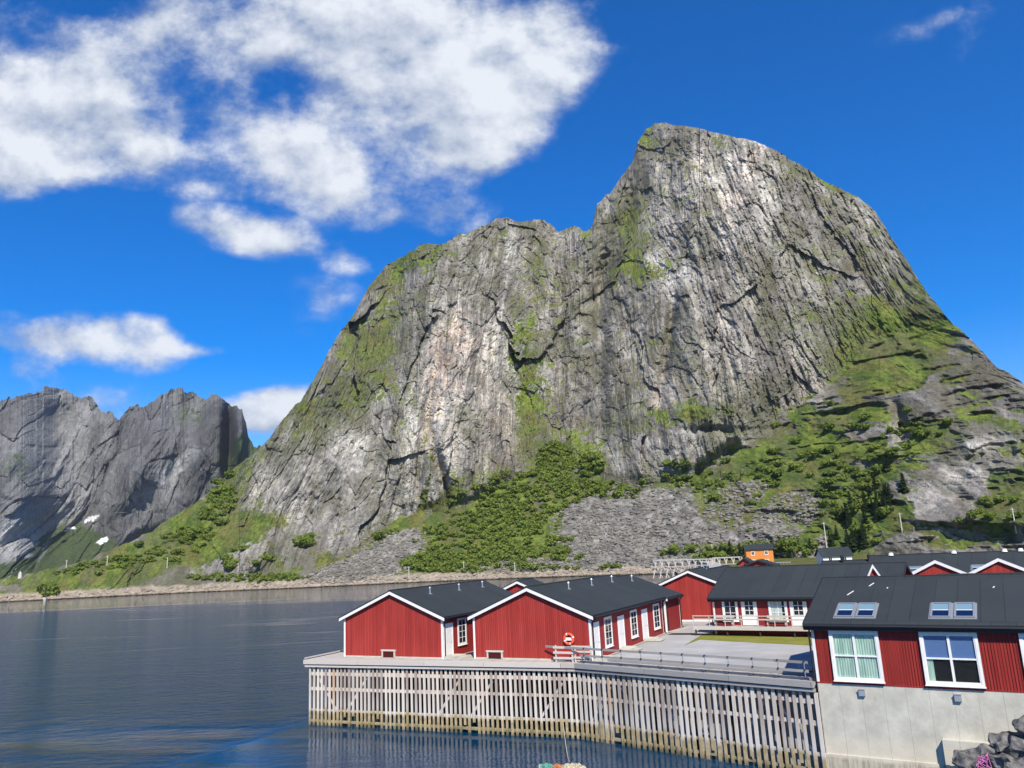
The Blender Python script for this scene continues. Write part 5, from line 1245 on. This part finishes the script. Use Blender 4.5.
f0 = FB.front(984, 762, B0[1]-2.15); p0 = FB.w(f0[0], f0[1], f0[2]); r = random.Random(3); m = MB(); last = np.array([0, 0, 0.0])
for i in range(26):
    nx = np.array([r.uniform(-.32, .32), r.uniform(-.1, .12), r.uniform(-.32, .32)]); m.tube(last, nx, 0.014, 5); last = nx
o = m.build('rope_tangle', PINKM); o.location = tuple(p0); tag(o, 'tangle of pink rope caught on the dark boulders', 'rope')
# mass of rock under and right of them, so the pile stands on something
rk = MB(); 
tag(rk.prism([XY(FB,B0[0]+5.3,B0[1]-2.0), XY(FB,B0[0]+7,B0[1]-3.2), XY(FB,B0[0]+14,B0[1]-5), XY(FB,B0[0]+16,B0[1]-0.5), XY(FB,B0[0]+5.6,B0[1]-0.5)], -2, 0.35).build('shore_rock_ground', bm_), kind='structure')

# ------------------------------------------------------------------ floating net heap at the bottom edge
bo = atz(561, 772, 0.35); bt = empty('work_raft', (bo[0], bo[1], 0.0), FA.rz); tag(bt, 'small pale raft floating before the pier at the bottom edge', 'raft')
q = MB(); q.box(-1.6, 1.6, -0.9, 0.9, -0.15, 0.22); q.box(-1.7, 1.7, 0.9, 1.0, -0.1, 0.34); q.box(-1.7, 1.7, -1.0, -0.9, -0.1, 0.34); q.build('deck', PALEW, bt)
for X_ in (-1.2, 0.9):
    q = MB(); q.tube((X_, 0.9, 0.2), (X_, 0.9, 0.45), 0.04, 7); q.build('bollard', PALEW, bt)
NETC = [('teal', (0.14, 0.40, 0.32)), ('orange', (0.60, 0.24, 0.10)), ('cream', (0.62, 0.55, 0.38))]
for i, (nm, c_) in enumerate(NETC):
    mm, t, b = mat(nm+'_net', c_, 0.9, 0.1); o_ = objco(t); n = NOISE(t, o_, 14, 4, 0.7); link(t, MIX(t, MR(t, n, 0.4, 0.6), (*c_, 1), (c_[0]*.4, c_[1]*.4, c_[2]*.4, 1)), b.inputs['Base Color']); bump(t, b, n, 1.0, 0.05)
    r = np.random.RandomState(i+4); V, F = rockverts(r)
    me = bpy.data.meshes.new('net_heap'); me.from_pydata([tuple(q) for q in V*np.array([(0.65, 0.5, 0.50), (0.42, 0.4, 0.50), (1.0, 0.6, 0.62)][i])], [], [tuple(int(j) for j in f) for f in F]); me.materials.append(mm)
    o = bpy.data.objects.new('net_heap', me); COL.objects.link(o); o.location = tuple(bo*np.array([1, 1, 0]) + FA.u*[-0.75, -0.15, 0.75][i] + np.array([0, 0, 0.34])); o.rotation_euler = (0, 0, FA.rz)
    s_ = o.modifiers.new('soft', 'SUBSURF'); s_.levels = 3; s_.render_levels = 3
    tx = bpy.data.textures.new('folds', 'CLOUDS'); tx.noise_scale = 0.12; d = o.modifiers.new('folds', 'DISPLACE'); d.texture = tx; d.strength = 0.30
    tag(o, nm + ' fishing net heaped on the small raft', 'fishing net', 'fishing nets on the raft')
a = FA.w(*FA.front(563, 722, A0[1]-0.3)); e_ = np.array([bo[0]+0.5, bo[1]+0.9, 0.6]); m = MB(); prev = a
for i in range(1, 13):
    t_ = i/12; pt = a*(1-t_)+e_*t_; pt = pt + np.array([0, 0, -0.9*4*t_*(1-t_)*0.5]); pt[2] = max(pt[2], 0.05); m.tube(prev, pt, 0.018, 5); prev = pt
o = m.build('mooring_rope', PALEW); tag(o, 'thin slack mooring rope from the pier down to the raft', 'rope')

# ------------------------------------------------------------------ the air between here and the far mountains
hz = MB(); hz.box(-5200, 5200, -900, 6200, -1.6, 520)
hm = bpy.data.materials.new('haze'); hm.use_nodes = True; t = hm.node_tree; t.nodes.clear()
pv = N(t, 'ShaderNodeVolumePrincipled'); pv.inputs['Color'].default_value = (0.80, 0.88, 1.0, 1); pv.inputs['Density'].default_value = 0.00005; pv.inputs['Anisotropy'].default_value = 0.2
out = N(t, 'ShaderNodeOutputMaterial'); link(t, pv.outputs[0], out.inputs['Volume'])
tag(hz.build('haze', hm), kind='stuff', label='thin blue air over the fjord', cat='haze')
